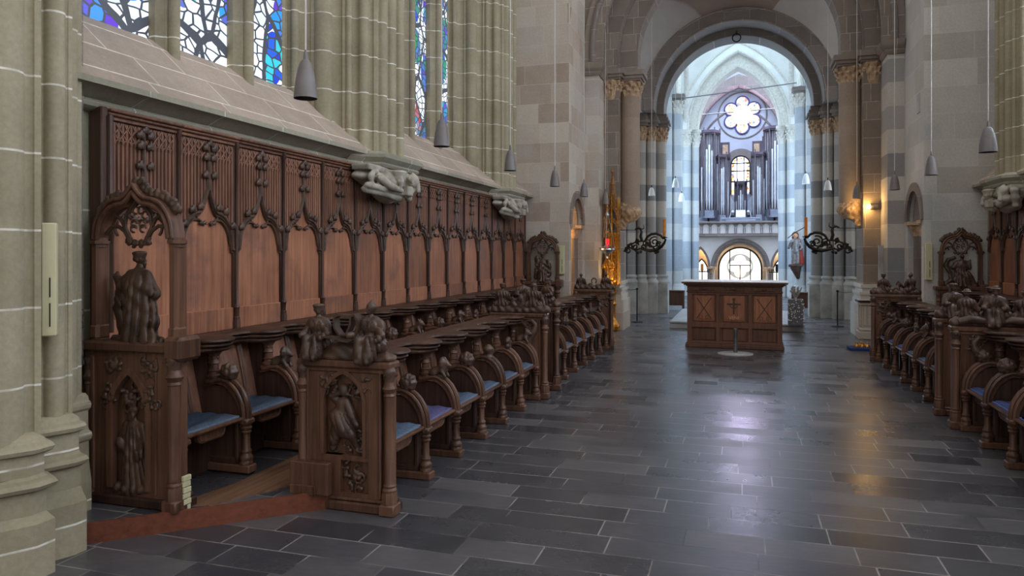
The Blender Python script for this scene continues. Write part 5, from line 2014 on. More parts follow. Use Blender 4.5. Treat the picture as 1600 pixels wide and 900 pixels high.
# chain with two rings before the large screen
ch = MB()
n = 150
for k in range(n):
    z = 0.98 + k * 0.024
    a = PI / 2 * (k % 2)
    ch.tube([(-3.74 + 0.005 * math.cos(t) * math.cos(a), 3.42 + 0.005 * math.cos(t) * math.sin(a), z + 0.014 * math.sin(t)) for t in np.linspace(0, 2 * PI, 7)], 0.0018, 4, 1, False)
co = ch.build('hanging_chain', M['steel'])
tag(co, 'thin steel chain hanging from above down in front of the large left screen', 'chain')
w_ = MB()
w_.lathe([(0.0, 0.0), (0.02, 0.0), (0.018, 0.02), (0.006, 0.05), (0.004, 0.06)], (-3.74, 3.42, 0.93), 10)
w_.build('weight', M['iron'], co)
for z in (1.17, 1.24):
    g = MB()
    g.tube([(-3.74 + 0.019 * math.cos(t), 3.415, z + 0.019 * math.sin(t)) for t in np.linspace(0, 2 * PI, 20)], 0.003, 6, 1, False)
    g.build('ring', M['steel'], co)

# ------------------------------------------------------------------ carved stone corbels under the choir piers


def corbel(label, yc, X0, sgn, seed):
    rn = random.Random(seed)
    # body under the abacus: a half-bell leaning on the wall, x out from the wall, with figures
    pr = [ell((0.02, 0, -0.1), (0.17, 0.42, 0.12)), ell((0.05, 0.1, -0.22), (0.1, 0.26, 0.12)), blk((0.05, 0, -0.03), (0.12, 0.42, 0.03), 0.02)]
    pr += [tor((0.16, -0.3, -0.13), 0.07, 0.026, 'x'), seg((0.15, -0.4, -0.2), (0.22, 0.05, -0.24), 0.035, 0.03), seg((0.12, -0.4, -0.25), (0.2, 0.05, -0.29), 0.035, 0.03), seg((0.2, -0.26, -0.13), (0.25, -0.16, -0.2), 0.04, 0.034), seg((0.25, -0.16, -0.2), (0.25, 0.0, -0.22), 0.034, 0.024)]
    # bearded head in a cap reading a book
    pr += head_prims((0.24, -0.02, -0.1), 0.07, 0.9, 'cap', True)
    pr += [seg((0.16, -0.12, -0.1), (0.2, -0.02, -0.18), 0.06, 0.05), blk((0.27, 0.09, -0.22), (0.035, 0.05, 0.05), 0.008)]
    # hooded second figure on the far side
    pr += head_prims((0.2, 0.3, -0.1), 0.07, 0.5, 'hood', False, True)
    pr += [seg((0.14, 0.34, -0.18), (0.2, 0.2, -0.24), 0.06, 0.04), ell((0.23, 0.18, -0.2), (0.03, 0.035, 0.03)), seg((0.12, 0.42, -0.1), (0.1, 0.4, -0.25), 0.05, 0.04)]
    mb = carve(pr, 0.009, 0.012, lambda X, Y, Z: 0.007 * np.sin(Z * 55 + Y * 14 + 1.5 * np.sin(Y * 9)) * (X < 0.2), 0.03, lambda X, Y, Z: -(X + 0.01))
    m = MB()
    m.merge(mb, Matrix.Translation((X0, yc, 2.485)) @ Matrix.Rotation(0 if sgn < 0 else PI, 4, 'Z') @ Matrix.Diagonal((1.08, 1.32, 1.05, 1)))
    o = m.build('corbel', M['corbel'])
    return tag(o, label, 'corbel')


corbel('largest pale stone corbel carved with a bearded reader and a hooded figure', 7.12, -3.72, -1, 1)
corbel('pale stone corbel under the farther left pier near the end of the panels', 11.5, -3.72, -1, 2)
corbel('pale stone corbel under the pier at the right frame edge', 11.55, 3.5, 1, 3)

# pale leaflets stacked upright at the foot of the large screen
lf = MB()
for k in range(6):
    lf.cbox(-3.1 + 0.004 * (k % 2), -3.078 + 0.004 * (k % 2), 3.5, 3.56, 0.1 + 0.034 * k, 0.13 + 0.034 * k, 0.003)
o = lf.build('leaflet_stack', M['speaker'], None, 0)
tag(o, 'small cream stack of leaflets at the foot of the large left screen', 'leaflets')
# ------------------------------------------------------------------ capitals and consoles of the arches


def add_caps(parent_name, mat, items, res=0.018):
    root = bpy.data.objects[parent_name]
    cache = {}
    for (x, y, z, r, h) in items:
        key = (round(r, 3), round(h, 3))
        if key not in cache:
            cache[key] = capital_foliage(r * 0.95, r * 1.3, h, max(0.012, r * 0.075), 9, 3)
        m = MB()
        m.merge(cache[key], Matrix.Translation((x, y, z)))
        m.build('carved_capital', mat, root)


for sg, side in ((-1, 'left'), (1, 'right')):
    X = AX + sg * 2.12
    add_caps('pilaster_' + side, M['cap'], [(X, 15.55, 4.84, 0.2, 0.34), (AX + sg * 2.47, 15.28, 4.84, 0.17, 0.34)])
    add_caps('pier_%s_nave' % side, M['cap'], [(AX + sg * h, y, 4.48, r, 0.42) for h, y, r in ((2.64, 19.25, 0.13), (2.38, 19.38, 0.12), (2.15, 19.52, 0.13), (1.93, 19.76, 0.16))])
    add_caps('pier_%s_west' % side, M['capw'], [(AX + sg * 1.84, 24.0, 6.0, 0.17, 0.44)])
    add_caps('pier_%s_organ' % side, M['capw'], [(AX + sg * 1.52, 28.1, 5.5, 0.15, 0.46), (AX + sg * 1.82, 27.86, 5.5, 0.15, 0.46)])


def console(label, sg):
    """scrolled carved console ending the round half shaft"""
    pr = [seg((0, 0, 0.0), (0.04, 0, 0.1), 0.22, 0.2), seg((0.05, 0, -0.05), (0.16, 0, -0.25), 0.15, 0.09), seg((0.18, 0, -0.26), (0.22, 0, -0.36), 0.08, 0.05), tor((0.02, -0.1, -0.12), 0.07, 0.035, 'y'), tor((0.16, -0.08, -0.28), 0.06, 0.03, 'y')]
    for k in range(9):
        a = PI * k / 8 - PI / 2
        pr.append(ell((0.02 - 0.2 * math.cos(a), 0.2 * math.sin(a) * 1.0, -0.02), (0.06, 0.06, 0.08)))
    mb = carve(pr, 0.018, 0.025, lambda X, Y, Z: 0.012 * np.sin(X * 60) * np.sin(Z * 55 + Y * 40))
    m = MB()
    m.merge(mb, Matrix.Translation((AX + sg * 2.12, 15.55, 2.45)) @ Matrix.Diagonal((sg, 1, 1, 1)))
    o = m.build('console', M['cap'])
    return tag(o, label, 'console')


console('carved foliage console under the left arch shaft, warmly lit', -1)
console('carved scroll console under the right arch shaft', 1)

# ------------------------------------------------------------------ desk in the middle
dk = thing('altar_desk', 'long brown oak desk with inlaid cross panels standing in the middle of the floor', 'desk', (-0.115, 12.72, 0), math.radians(-1.5))
W2 = 0.755
m = MB()
m.box(-W2, W2, 0.03, 0.62, 0.06, 1.0)
m.build('body', M['desk'], dk, smooth=0)
m = MB()
m.cbox(-W2 - 0.03, W2 + 0.03, -0.02, 0.66, 0, 0.07, 0.01)
m.cbox(-W2 - 0.015, W2 + 0.015, -0.005, 0.64, 0.07, 0.09, 0.008)
m.build('plinth', M['desk'], dk, smooth=0)
m = MB()
for x0, x1 in ((-W2, -W2 + 0.08), (-0.285, -0.225), (0.225, 0.285), (W2 - 0.08, W2)):
    m.cbox(x0, x1, 0.0, 0.04, 0.08, 0.95, 0.004)
for z0, z1 in ((0.08, 0.115), (0.34, 0.43), (0.89, 0.95)):
    m.cbox(-W2, W2, 0.002, 0.04, z0, z1, 0.004)
m.build('frame', M['desk'], dk, smooth=0)
m = MB()
for g, z0, z1 in ((0.01, 0.93, 0.95), (0.0, 0.95, 1.03), (0.02, 1.03, 1.05), (0.05, 1.05, 1.075), (0.085, 1.075, 1.1)):
    m.cbox(-W2 - g, W2 + g, -g - 0.01, 0.64 + g, z0, z1, 0.004)
m.build('cornice', M['desk'], dk, smooth=0)
m = MB()
m.cbox(-W2 - 0.1, W2 + 0.1, -0.11, 0.75, 1.1, 1.118, 0.006)
m.build('top_cloth', M['lampw'], dk, smooth=0)
for k, cx in enumerate((-0.48, 0.0, 0.48)):
    d = MB()
    d.cbox(cx - 0.17, cx + 0.17, -0.018, 0.0, 0.962, 1.02, 0.004)
    dr = d.build('drawer', M['desk'], dk, smooth=0)
    h = MB()
    h.tube([(cx + 0.035 * math.cos(t), -0.03, 0.995 - 0.022 * math.sin(t)) for t in np.linspace(0, PI, 10)], 0.005, 6)
    h.build('handle', M['iron'], dr)
    p = MB()
    p.cbox(cx - 0.17, cx + 0.17, 0.015, 0.035, 0.44, 0.885, 0.012)
    p.cbox(cx - 0.14, cx + 0.14, 0.006, 0.03, 0.475, 0.85, 0.004)
    pn = p.build('panel', M['inlay'], dk, smooth=0)
    q = MB()
    if k == 1:
        q.box(-0.013, 0.013, 0.003, 0.012, 0.57, 0.84)
        q.box(-0.11, 0.11, 0.003, 0.012, 0.722, 0.75)
        q.box(-0.03, 0.03, 0.003, 0.012, 0.812, 0.828)
        for sg in (-1, 1):
            q.tube([(sg * 0.01, 0.006, 0.67), (sg * 0.05, 0.006, 0.69), (sg * 0.06, 0.006, 0.715)], 0.007, 5)
    else:
        for sg in (-1, 1):
            q.prism([(cx - sg * 0.125, 0.49), (cx - sg * 0.108, 0.49), (cx + sg * 0.125, 0.835), (cx + sg * 0.108, 0.835)], 0.003, 0.012)
        for sg in (-1, 1):
            q.tube([(cx + sg * (0.05 + 0.022 * math.cos(t)), 0.005, 0.515 + 0.026 * math.sin(t)) for t in np.linspace(0, 2 * PI, 12)], 0.004, 5)
    q.build('inlay_cross', M['oak'], pn, smooth=0)
    l = MB()
    l.cbox(cx - 0.18, cx + 0.18, 0.02, 0.034, 0.125, 0.33, 0.008)
    l.build('lower_panel', M['desk'], dk, smooth=0)
# lettering VENI under the inlaid cross
cu = bpy.data.curves.new('lettering', 'FONT')
cu.body = 'VENI'
cu.size = 0.075
cu.extrude = 0.003
cu.align_x = 'CENTER'
to = bpy.data.objects.new('lettering', cu)
C.objects.link(to)
dg = bpy.context.evaluated_depsgraph_get()
me = bpy.data.meshes.new_from_object(to.evaluated_get(dg))
bpy.data.objects.remove(to)
me.materials.clear()
me.materials.append(plain('pale_inlay', (186, 140, 96), (206, 160, 116), 0.5, 9, 0))
lt = bpy.data.objects.new('lettering', me)
C.objects.link(lt)
lt.parent = dk
lt.rotation_euler = (PI / 2, 0, 0)
lt.location = (0.0, 0.002, 0.487)

ps = thing('floor_post', 'short grey metal post standing on a round floor plate before the desk', 'post', (-0.085, 12.1, 0))
m = MB()
m.lathe([(0.27, 0.0), (0.27, 0.008), (0.25, 0.012)], n=36)
m.lathe([(0.19, 0.012), (0.18, 0.022), (0.0, 0.024)], n=36)
m.build('floor_plate', M['dais'], ps)
m = MB()
m.lathe([(0.03, 0.02), (0.03, 0.36), (0.034, 0.365), (0.034, 0.395), (0.028, 0.4), (0.0, 0.4)], n=18)
m.lathe([(0.03, 0.13), (0.037, 0.135), (0.037, 0.15), (0.03, 0.155)], n=18)
m.build('post', M['steel'], ps)

m = MB()
m.cbox(-1.42, 1.2, 15.75, 19.3, 0.0, 0.11, 0.01)
m.v = [(x - (0.0 if x > 0 else 0.0) + (y - 15.75) * 0.0, y, z) for x, y, z in m.v]
m.cbox(-1.44, 1.22, 15.73, 19.32, 0.11, 0.15, 0.01)
o = m.build('dais', M['dais'], None, 0)
tag(o, 'low pale stone dais on the floor behind the oak desk', 'dais')
# dark wooden rails behind the dais at both sides
for sg, lab in ((-1, 'dark brown wooden bench at the left beyond the stone dais'), (1, 'dark brown wooden bench at the right beyond the stone dais')):
    r = thing('kneeler', lab, 'bench', (AX + sg * 1.72, 20.9, 0))
    m = MB()
    m.cbox(-0.32, 0.32, -0.03, 0.03, 0.12, 0.5, 0.01)
    m.build('front_board', M['desk'], r, smooth=0)
    m = MB()
    m.cbox(-0.34, 0.34, -0.06, 0.14, 0.5, 0.54, 0.01)
    m.build('top_board', M['desk'], r, smooth=0)
    for x in (-0.3, 0.3):
        m = MB()
        m.cbox(x - 0.03, x + 0.03, -0.05, 0.1, 0, 0.5, 0.006)
        m.build('leg', M['desk'], r, smooth=0)

# potted flowers and small stand at the right rear corner of the desk
fs = thing('flower_stand', 'wire stand of small white flowers behind the right corner of the desk', 'flower stand', (1.03, 15.6, 0.15))
m = MB()
m.cbox(-0.14, 0.14, -0.1, 0.1, 0.0, 0.52, 0.01)
m.build('stand', M['standgrey'], fs, smooth=0)
m = MB()
rn = random.Random(8)
for k in range(60):
    m.ball((rn.uniform(-0.15, 0.15), rn.uniform(-0.115, -0.09), rn.uniform(0.05, 0.55)), 0.012, 6)
m.build('flowers', M['lampw'], fs)
m = MB()
for k in range(24):
    a = rn.random() * 6.28
    b_ = rn.uniform(0.02, 0.12)
    m.tube([(0, 0, 0.5), (b_ * math.cos(a) * 0.6, b_ * math.sin(a) * 0.6, 0.62), (b_ * math.cos(a), b_ * math.sin(a), 0.66 + rn.random() * 0.12)], [0.006, 0.008, 0.014], 5)
m.build('blossom', M['basest'], fs)

# barrier posts
for x, y, lab in ((-2.27, 16.9, 'thin black barrier post by the left striped shafts'), (1.98, 17.2, 'thin black barrier post by the right striped shafts')):
    r = thing('barrier_post', lab, 'barrier post', (x, y, 0))
    m = MB()
    m.lathe([(0.13, 0), (0.13, 0.012), (0.02, 0.022)], n=20)
    m.build('foot', M['black'], r)
    m = MB()
    m.lathe([(0.014, 0.01), (0.014, 0.74), (0.026, 0.75), (0.028, 0.775), (0.0, 0.79)], n=10)
    m.build('pole', M['black'], r)
    m = MB()
    sx = -1 if x < 0 else 1
    m.tube([(0, 0, 0.75), (sx * 0.15, 0.02, 0.735), (sx * 0.3, 0.04, 0.75)], 0.009, 6)
    m.build('rope', M['steel'], r)

# ------------------------------------------------------------------ pendant lamps


def pendant(label, x, y, zb, h, r, group, white=False, top=8.6):
    root = thing('pendant_lamp', label, 'pendant lamp', (x, y, zb), 0, group)
    m = MB()
    prof = [(r, 0.0), (r * 0.985, 0.012), (r * 0.93, h * 0.25), (r * 0.82, h * 0.5), (r * 0.66, h * 0.74), (r * 0.46, h * 0.92), (r * 0.28, h * 0.985), (0.0, h)]
    inn = [(p[0] * 0.95, p[1] - 0.006 + 0.008) for p in prof]
    m.lathe(prof + [], n=28)
    m.f = [f for f in m.f if len(f) <= 4]
    m.build('shade', M['lampw'] if white else M['lampm'], root)
    m = MB()
    m.lathe([(r * 0.985, 0.002), (r * 0.9, h * 0.25), (r * 0.78, h * 0.5), (0.001, h * 0.7)], n=28)
    m.f = [f for f in m.f if len(f) <= 4]
    m.build('inner_reflector', M['lampw'] if white else M['lampin'], root)
    m = MB()
    m.lathe([(0.01 if white else 0.014, h - 0.005), (0.012, h + 0.03), (0.006, h + 0.06)], n=8)
    m.build('cap', M['black'] if white else M['lampm'], root)
    m = MB()
    m.lathe([(0.006, h), (0.006, top - zb)], n=6)
    m.build('wire', M['wire'], root)
    return root


LN = ['grey cone pendant lamp largest at left beside the stained glass', 'grey cone pendant lamp in front of the far leaded window', 'grey cone pendant lamp over the end of the left wall panels', 'grey cone pendant lamp against the pale left end wall', 'grey cone pendant lamp left of the gilded shrine', 'grey cone pendant lamp in front of the gilded shrine']
for y, lab in zip((4.01, 6.2, 8.28, 10.46, 12.55, 14.66), LN):
    pendant(lab, -2.6, y, 2.56, 0.245, 0.073, 'grey pendant lamps over the stalls')
LN = ['grey cone pendant lamp nearest the right frame edge', 'grey cone pendant lamp second from the right frame edge', 'grey cone pendant lamp by the right doorway arch', 'grey cone pendant lamp above the lit wall spotlight']
for y, lab in zip((8.45, 10.75, 13.15, 15.0), LN):
    pendant(lab, 2.36 if y < 14 else 2.06, y, 2.6, 0.255, 0.084 if y < 9 else 0.08, 'grey pendant lamps over the stalls')
for x, y, z, h, r, lab in ((-2.02, 17.6, 2.93, 0.2, 0.08, 'white pendant lamp left above the iron candle arm'), (-1.79, 21.5, 3.45, 0.27, 0.1, 'white pendant lamp by the left striped piers, upper one'), (-1.75, 23.2, 3.15, 0.27, 0.1, 'white pendant lamp by the left striped piers, lower one'), (1.85, 17.8, 2.98, 0.23, 0.085, 'white pendant lamp right above the iron candle arm'), (1.72, 22.0, 3.5, 0.29, 0.1, 'white pendant lamp by the right striped piers, upper one'), (1.74, 25.0, 3.32, 0.27, 0.1, 'white pendant lamp by the right striped piers, lower one')):
    pendant(lab, x, y, z, h, r, 'white pendant lamps in the nave', True, 14.0 if y > 20 else 10.2)

# ------------------------------------------------------------------ wrought iron candle arms


def spiral(cx, cz, r0, r1, a0, turns, n=22):
    return [(cx + (r0 + (r1 - r0) * t) * math.cos(a0 + turns * 2 * PI * t), 0, cz + (r0 + (r1 - r0) * t) * math.sin(a0 + turns * 2 * PI * t)) for t in np.linspace(0, 1, n)]


def iron_arm(label, x, y, z, sg):
    """local: wall at -x, candle at +x (mirrored on the right side)"""
    root = thing('candelabrum', label, 'candelabrum', (x, y, z))

    def mm(m):
        if sg > 0:
            m.v = [(-a, b, c) for a, b, c in m.v]
        return m
    m = MB()
    # great dragon loop carrying the candle
    top = [(0.1, 0, 0.02), (0.16, 0, 0.12), (0.24, 0, 0.17), (0.34, 0, 0.18), (0.43, 0, 0.14), (0.48, 0, 0.07)]
    m.tube(top, [0.02, 0.026, 0.028, 0.028, 0.024, 0.016], 8)
    low = [(-0.02, 0, -0.12), (0.1, 0, -0.15), (0.22, 0, -0.17), (0.34, 0, -0.15), (0.44, 0, -0.09), (0.5, 0, -0.01), (0.53, 0, 0.07)]
    m.tube(low, [0.016, 0.028, 0.036, 0.038, 0.032, 0.026, 0.018], 8)
    for k in range(12):
        t = k / 11
        a = low[1 + min(4, int(t * 5))]
        b_ = low[2 + min(4, int(t * 5))]
        f = t * 5 - min(4, int(t * 5))
        px, pz = a[0] + (b_[0] - a[0]) * f, a[2] + (b_[2] - a[2]) * f
        m.tube([(px, 0, pz), (px + 0.012, 0.0, pz - 0.035)], [0.014, 0.003], 5)
    for k in range(9):
        t = k / 8
        i = min(4, int(t * 5))
        f = t * 5 - i
        px, pz = top[i][0] + (top[i + 1][0] - top[i][0]) * f, top[i][2] + (top[i + 1][2] - top[i][2]) * f
        m.tube([(px, 0, pz), (px + 0.014, 0, pz + 0.03)], [0.012, 0.003], 5)
    mm(m).build('dragon_loop', M['iron'], root)
    m = MB()
    for s_ in (spiral(0.3, 0.0, 0.12, 0.02, 1.2, 1.6), spiral(0.16, -0.02, 0.09, 0.015, 3.4, -1.5), spiral(0.38, -0.04, 0.06, 0.01, 0.4, 1.5), spiral(-0.1, -0.08, 0.09, 0.015, 0.3, 1.4), spiral(-0.24, -0.16, 0.075, 0.02, 1.0, 1.5), spiral(-0.06, 0.02, 0.05, 0.01, 2.0, -1.4), spiral(0.07, -0.1, 0.06, 0.01, 5, 1.3)):
        m.tube(s_, [0.015] * len(s_), 6)
    for p in ([(-0.33, 0, -0.19), (-0.2, 0, -0.05), (-0.05, 0, 0.02), (0.1, 0, 0.03)], [(-0.24, 0, -0.08), (-0.1, 0, -0.16), (0.04, 0, -0.12), (0.2, 0, -0.16)], [(0.1, 0, 0.03), (0.2, 0, -0.04), (0.32, 0, -0.14)]):
        m.tube(p, 0.017, 6)
    for k in range(14):
        a = k * 0.9
        m.merge(leaf_boss(0.036, 5, 0.01, k), Matrix.Translation((-0.28 + 0.05 * k, 0, -0.12 + 0.09 * math.sin(a))) @ Matrix.Rotation(PI / 2, 4, 'Z'))
    mm(m).build('scrolls', M['iron'], root)
    m = MB()
    m.tube([(0.05, 0, 0.02), (0.02, 0, 0.13), (0.04, 0, 0.22), (0.02, 0, 0.28), (-0.04, 0, 0.295), (-0.1, 0, 0.275)], [0.03, 0.032, 0.024, 0.026, 0.022, 0.01], 8)
    m.tube([(0.05, 0, 0.27), (0.09, 0, 0.3), (0.08, 0, 0.37)], [0.014, 0.01, 0.004], 6)
    m.tube([(0.0, 0, 0.29), (-0.02, 0, 0.34)], [0.012, 0.003], 6)
    mm(m).build('dragon_head', M['iron'], root)
    m = MB()
    m.tube([(-0.05, 0, 0.26), (-0.5, 0.0, 0.26)], 0.006, 6)
    mm(m).build('stay_rod', M['iron'], root)
    m = MB()
    m.lathe([(0.012, 0.06), (0.02, 0.08), (0.07, 0.095), (0.075, 0.105), (0.03, 0.108), (0.03, 0.12)], (0.5, 0, 0), 16)
    mm(m).build('drip_pan', M['iron'], root)
    # the candle stands in the pan and can be lifted out
    c = MB()
    c.lathe([(0.028, 0.0), (0.028, 0.36), (0.012, 0.37), (0.0, 0.37)], n=14)
    co = c.build('candle', M['candle'])
    co.location = (x + (-1 if sg > 0 else 1) * 0.5, y, z + 0.11)
    tag(co, 'thick amber candle on the %s wrought iron arm' % ('left' if sg < 0 else 'right'), 'candle')


iron_arm('black wrought iron dragon candle arm beside the left striped shafts', -2.0, 15.3, 1.8, -1)
iron_arm('black wrought iron dragon candle arm beside the right striped shafts', 1.7, 15.3, 1.8, 1)

# ------------------------------------------------------------------ loudspeakers on the walls


def speaker(label, loc, rz, w, h):
    root = thing('wall_speaker', label, 'loudspeaker', loc, rz)
    m = MB()
    m.cbox(-w / 2, w / 2, 0.0, 0.06, 0, h, 0.006)
    m.build('casing', M['speaker'], root, smooth=0)
    m = MB()
    for a, b_ in ((0.05, 0.17), (0.2, 0.3)):
        m.box(w * 0.04, w * 0.12, -0.004, 0.004, h * a / 0.58, h * b_ / 0.58)
    m.build('slot', M['black'], root, smooth=0)
    return root


speaker('long cream loudspeaker column hung on the near left pier', (-3.37, 2.88, 1.17), math.radians(40), 0.068, 0.58)
speaker('narrow cream loudspeaker column on the left end wall', (-3.1, 12.98, 1.2), 0, 0.09, 0.52)
speaker('narrow cream loudspeaker column on the right end wall', (2.82, 12.98, 1.16), 0, 0.1, 0.58)

M['spire'] = plain('gilded_oak', (104, 76, 52), (176, 126, 74), 0.45, 20, 0.2, 0.3)
# ------------------------------------------------------------------ gilded shrine and vigil lamp
sh = thing('gilded_shrine', 'tall gilded gothic shrine with pinnacled spire glowing at the left by the choir arch', 'shrine', (-2.5, 14.94, 0.0))
m = MB()
m.merge(carve([blk((0, 0, 0.06), (0.13, 0.13, 0.06), 0.02), seg((0, 0, 0.1), (0, 0, 0.3), 0.12, 0.05), seg((0, 0, 0.3), (0, 0, 0.75), 0.05, 0.06), seg((0, 0, 0.8), (0, 0, 1.0), 0.06, 0.13), tor((0, 0, 0.55), 0.06, 0.025, 'z')], 0.014, 0.03, lambda X, Y, Z: 0.006 * np.sin(np.arctan2(Y, X) * 8 + Z * 14)))
m.build('foot', M['gold'], sh)
m = MB()
for x, y in ((-0.12, -0.1), (0.12, -0.1), (-0.12, 0.1), (0.12, 0.1), (0.0, -0.14)):
    m.lathe([(0.03, 0.95), (0.03, 1.0), (0.02, 1.02), (0.02, 1.95), (0.028, 1.97), (0.02, 2.0), (0.018, 2.5), (0.028, 2.52), (0.0, 2.75)], (x, y, 0), 8)
m.box(-0.1, 0.1, -0.06, 0.08, 1.0, 2.0)
m.build('pillars', M['gold'], sh)
m = MB()
for z0, hw_, hh in ((2.0, 0.15, 0.3), (2.32, 0.11, 0.26), (2.58, 0.07, 0.2)):
    m.band(arch_pts(0, z0, hw_ - 0.03, hh * 0.75, 12), arch_pts(0, z0, hw_, hh, 12), -0.12, -0.08)
    m.band(arch_pts(0, z0, hw_ - 0.03, hh * 0.75, 12), arch_pts(0, z0, hw_, hh, 12), 0.06, 0.1)
    for sg in (-1, 1):
        m.lathe([(0.022, z0 - 0.1), (0.02, z0 + hh * 0.8), (0.03, z0 + hh * 0.82), (0.0, z0 + hh * 1.25)], (sg * hw_, -0.1, 0), 6)
        for q in range(4):
            m.ball((sg * hw_ * (1 - q / 4), -0.12, z0 + hh * (0.3 + 0.7 * q / 4) + 0.02), 0.022, 6)
m.lathe([(0.1, 2.45), (0.07, 2.7), (0.045, 2.95), (0.06, 2.98), (0.035, 3.05), (0.02, 3.2), (0.04, 3.24), (0.0, 3.32)], (0, 0, 0), 8)
m.build('spire', M['spire'], sh)
m = MB()
for k in range(18):
    m.ball((0.05 + 0.02 * (k % 2), -0.105, 1.05 + 0.05 * k), 0.02, 6)
m.merge(standing_figure(0.5, 'cap', True, 0, (((-0.12, -0.05, 0.3), (-0.05, -0.1, 0.34)), ((0.12, -0.05, 0.3), (0.05, -0.1, 0.3))), 0.014), Matrix.Translation((-0.06, -0.1, 1.05)))
m.build('figures', M['gold'], sh)
l = bpy.data.lights.new('shrine_lamp', 'SPOT')
l.energy = 10
l.color = (1.0, 0.62, 0.22)
l.spot_size = 1.5
l.shadow_soft_size = 0.05
lo = bpy.data.objects.new('shrine_lamp', l)
lo.location = (-2.22, 14.3, 0.95)
lo.rotation_euler = Vector((-0.22, 0.62, 0.55)).to_track_quat('-Z', 'Y').to_euler()
C.objects.link(lo)

vl = thing('vigil_lamp', 'hanging silver vigil lamp with a red glass in front of the gilded shrine', 'vigil lamp', (-2.5, 14.3, 1.62))
m = MB()
m.lathe([(0.0, -0.16), (0.02, -0.14), (0.012, -0.1), (0.05, -0.07), (0.06, -0.04), (0.11, -0.01), (0.155, 0.03), (0.15, 0.05), (0.165, 0.065), (0.12, 0.075), (0.06, 0.1), (0.045, 0.12)], n=24)
m.build('bowl', M['silver'], vl)
m = MB()
m.lathe([(0.032, 0.12), (0.036, 0.15), (0.036, 0.24), (0.033, 0.24)], n=14)
m.build('red_glass', M['redglass'], vl)
m = MB()
for a in (0.5, 2.6, 4.7):
    m.tube([(0.15 * math.cos(a), 0.15 * math.sin(a), 0.06), (0.02 * math.cos(a), 0.02 * math.sin(a), 0.72)], 0.0045, 5)
m.lathe([(0.04, 0.7), (0.03, 0.74), (0.0, 0.78)], n=10)
m.lathe([(0.004, 0.75), (0.004, 5.5)], n=5)
m.build('chains', M['silver'], vl)

# warm spotlight on the right pier
sp = thing('wall_spotlight', 'small glowing warm spotlight fixed to the right pier', 'spotlight', (2.3, 15.1, 2.45))
m = MB()
m.lathe([(0.05, 0.0), (0.06, 0.05), (0.035, 0.13), (0.0, 0.13)], n=12, ax='x')
m.tube([(0.05, 0, 0.04), (0.08, 0.0, 0.07), (0.14, 0.0, 0.07)], 0.012, 6)
m.build('lamp_head', M['lampm'], sp)
m = MB()
m.ball((-0.022, -0.01, 0.0), 0.04, 12)
m.build('bulb', M['bulb'], sp)
l = bpy.data.lights.new('spotlight_light', 'POINT')
l.energy = 9
l.color = (1.0, 0.6, 0.2)
l.shadow_soft_size = 0.04
lo = bpy.data.objects.new('spotlight_light', l)
lo.location = (2.2, 15.02, 2.44)
C.objects.link(lo)

# warm lamps in the lobby behind the left door and under the gallery
for loc, e, c_ in (((-3.75, 13.75, 2.2), 38, (1.0, 0.6, 0.26)), ((3.5, 13.8, 2.2), 5, (0.9, 0.9, 1.0)), ((-1.6, 36.9, 1.8), 30, (1.0, 0.66, 0.3)), ((1.5, 36.9, 1.8), 22, (1.0, 0.72, 0.42)), ((-0.05, 36.5, 0.6), 40, (1.0, 0.7, 0.36))):
    l = bpy.data.lights.new('lobby_lamp', 'POINT')
    l.energy = e
    l.color = c_
    l.shadow_soft_size = 0.1
    lo = bpy.data.objects.new('lobby_lamp', l)
    lo.location = loc
    C.objects.link(lo)

# ------------------------------------------------------------------ stone pedestal, bell cushion
pd = thing('stone_pedestal', 'low panelled stone pedestal with a dark top by the right pier base', 'pedestal', (2.3, 15.0, 0))
m = MB()
m.cbox(-0.24, 0.24, -0.2, 0.2, 0, 0.14, 0.01)
m.cbox(-0.21, 0.21, -0.17, 0.17, 0.14, 0.2, 0.02)
m.cbox(-0.18, 0.18, -0.14, 0.14, 0.2, 0.62, 0.006)
for x in (-0.12, -0.04, 0.04, 0.12):
    m.cbox(x - 0.028, x + 0.028, -0.155, -0.14, 0.24, 0.6, 0.01)
for y in (-0.07, 0.07):
    m.cbox(-0.195, -0.18, y - 0.04, y + 0.04, 0.24, 0.6, 0.01)
m.cbox(-0.21, 0.21, -0.17, 0.17, 0.62, 0.68, 0.012)
m.build('body', M['ashlarw'], pd, smooth=0)
m = MB()
m.cbox(-0.25, 0.25, -0.21, 0.21, 0.68, 0.71, 0.008)
m.build('top', M['black'], pd, smooth=0)
m = MB()
m.cbox(-0.23, 0.23, -0.19, 0.19, 0.71, 0.722, 0.004)
m.build('cover', M['dais'], pd, smooth=0)

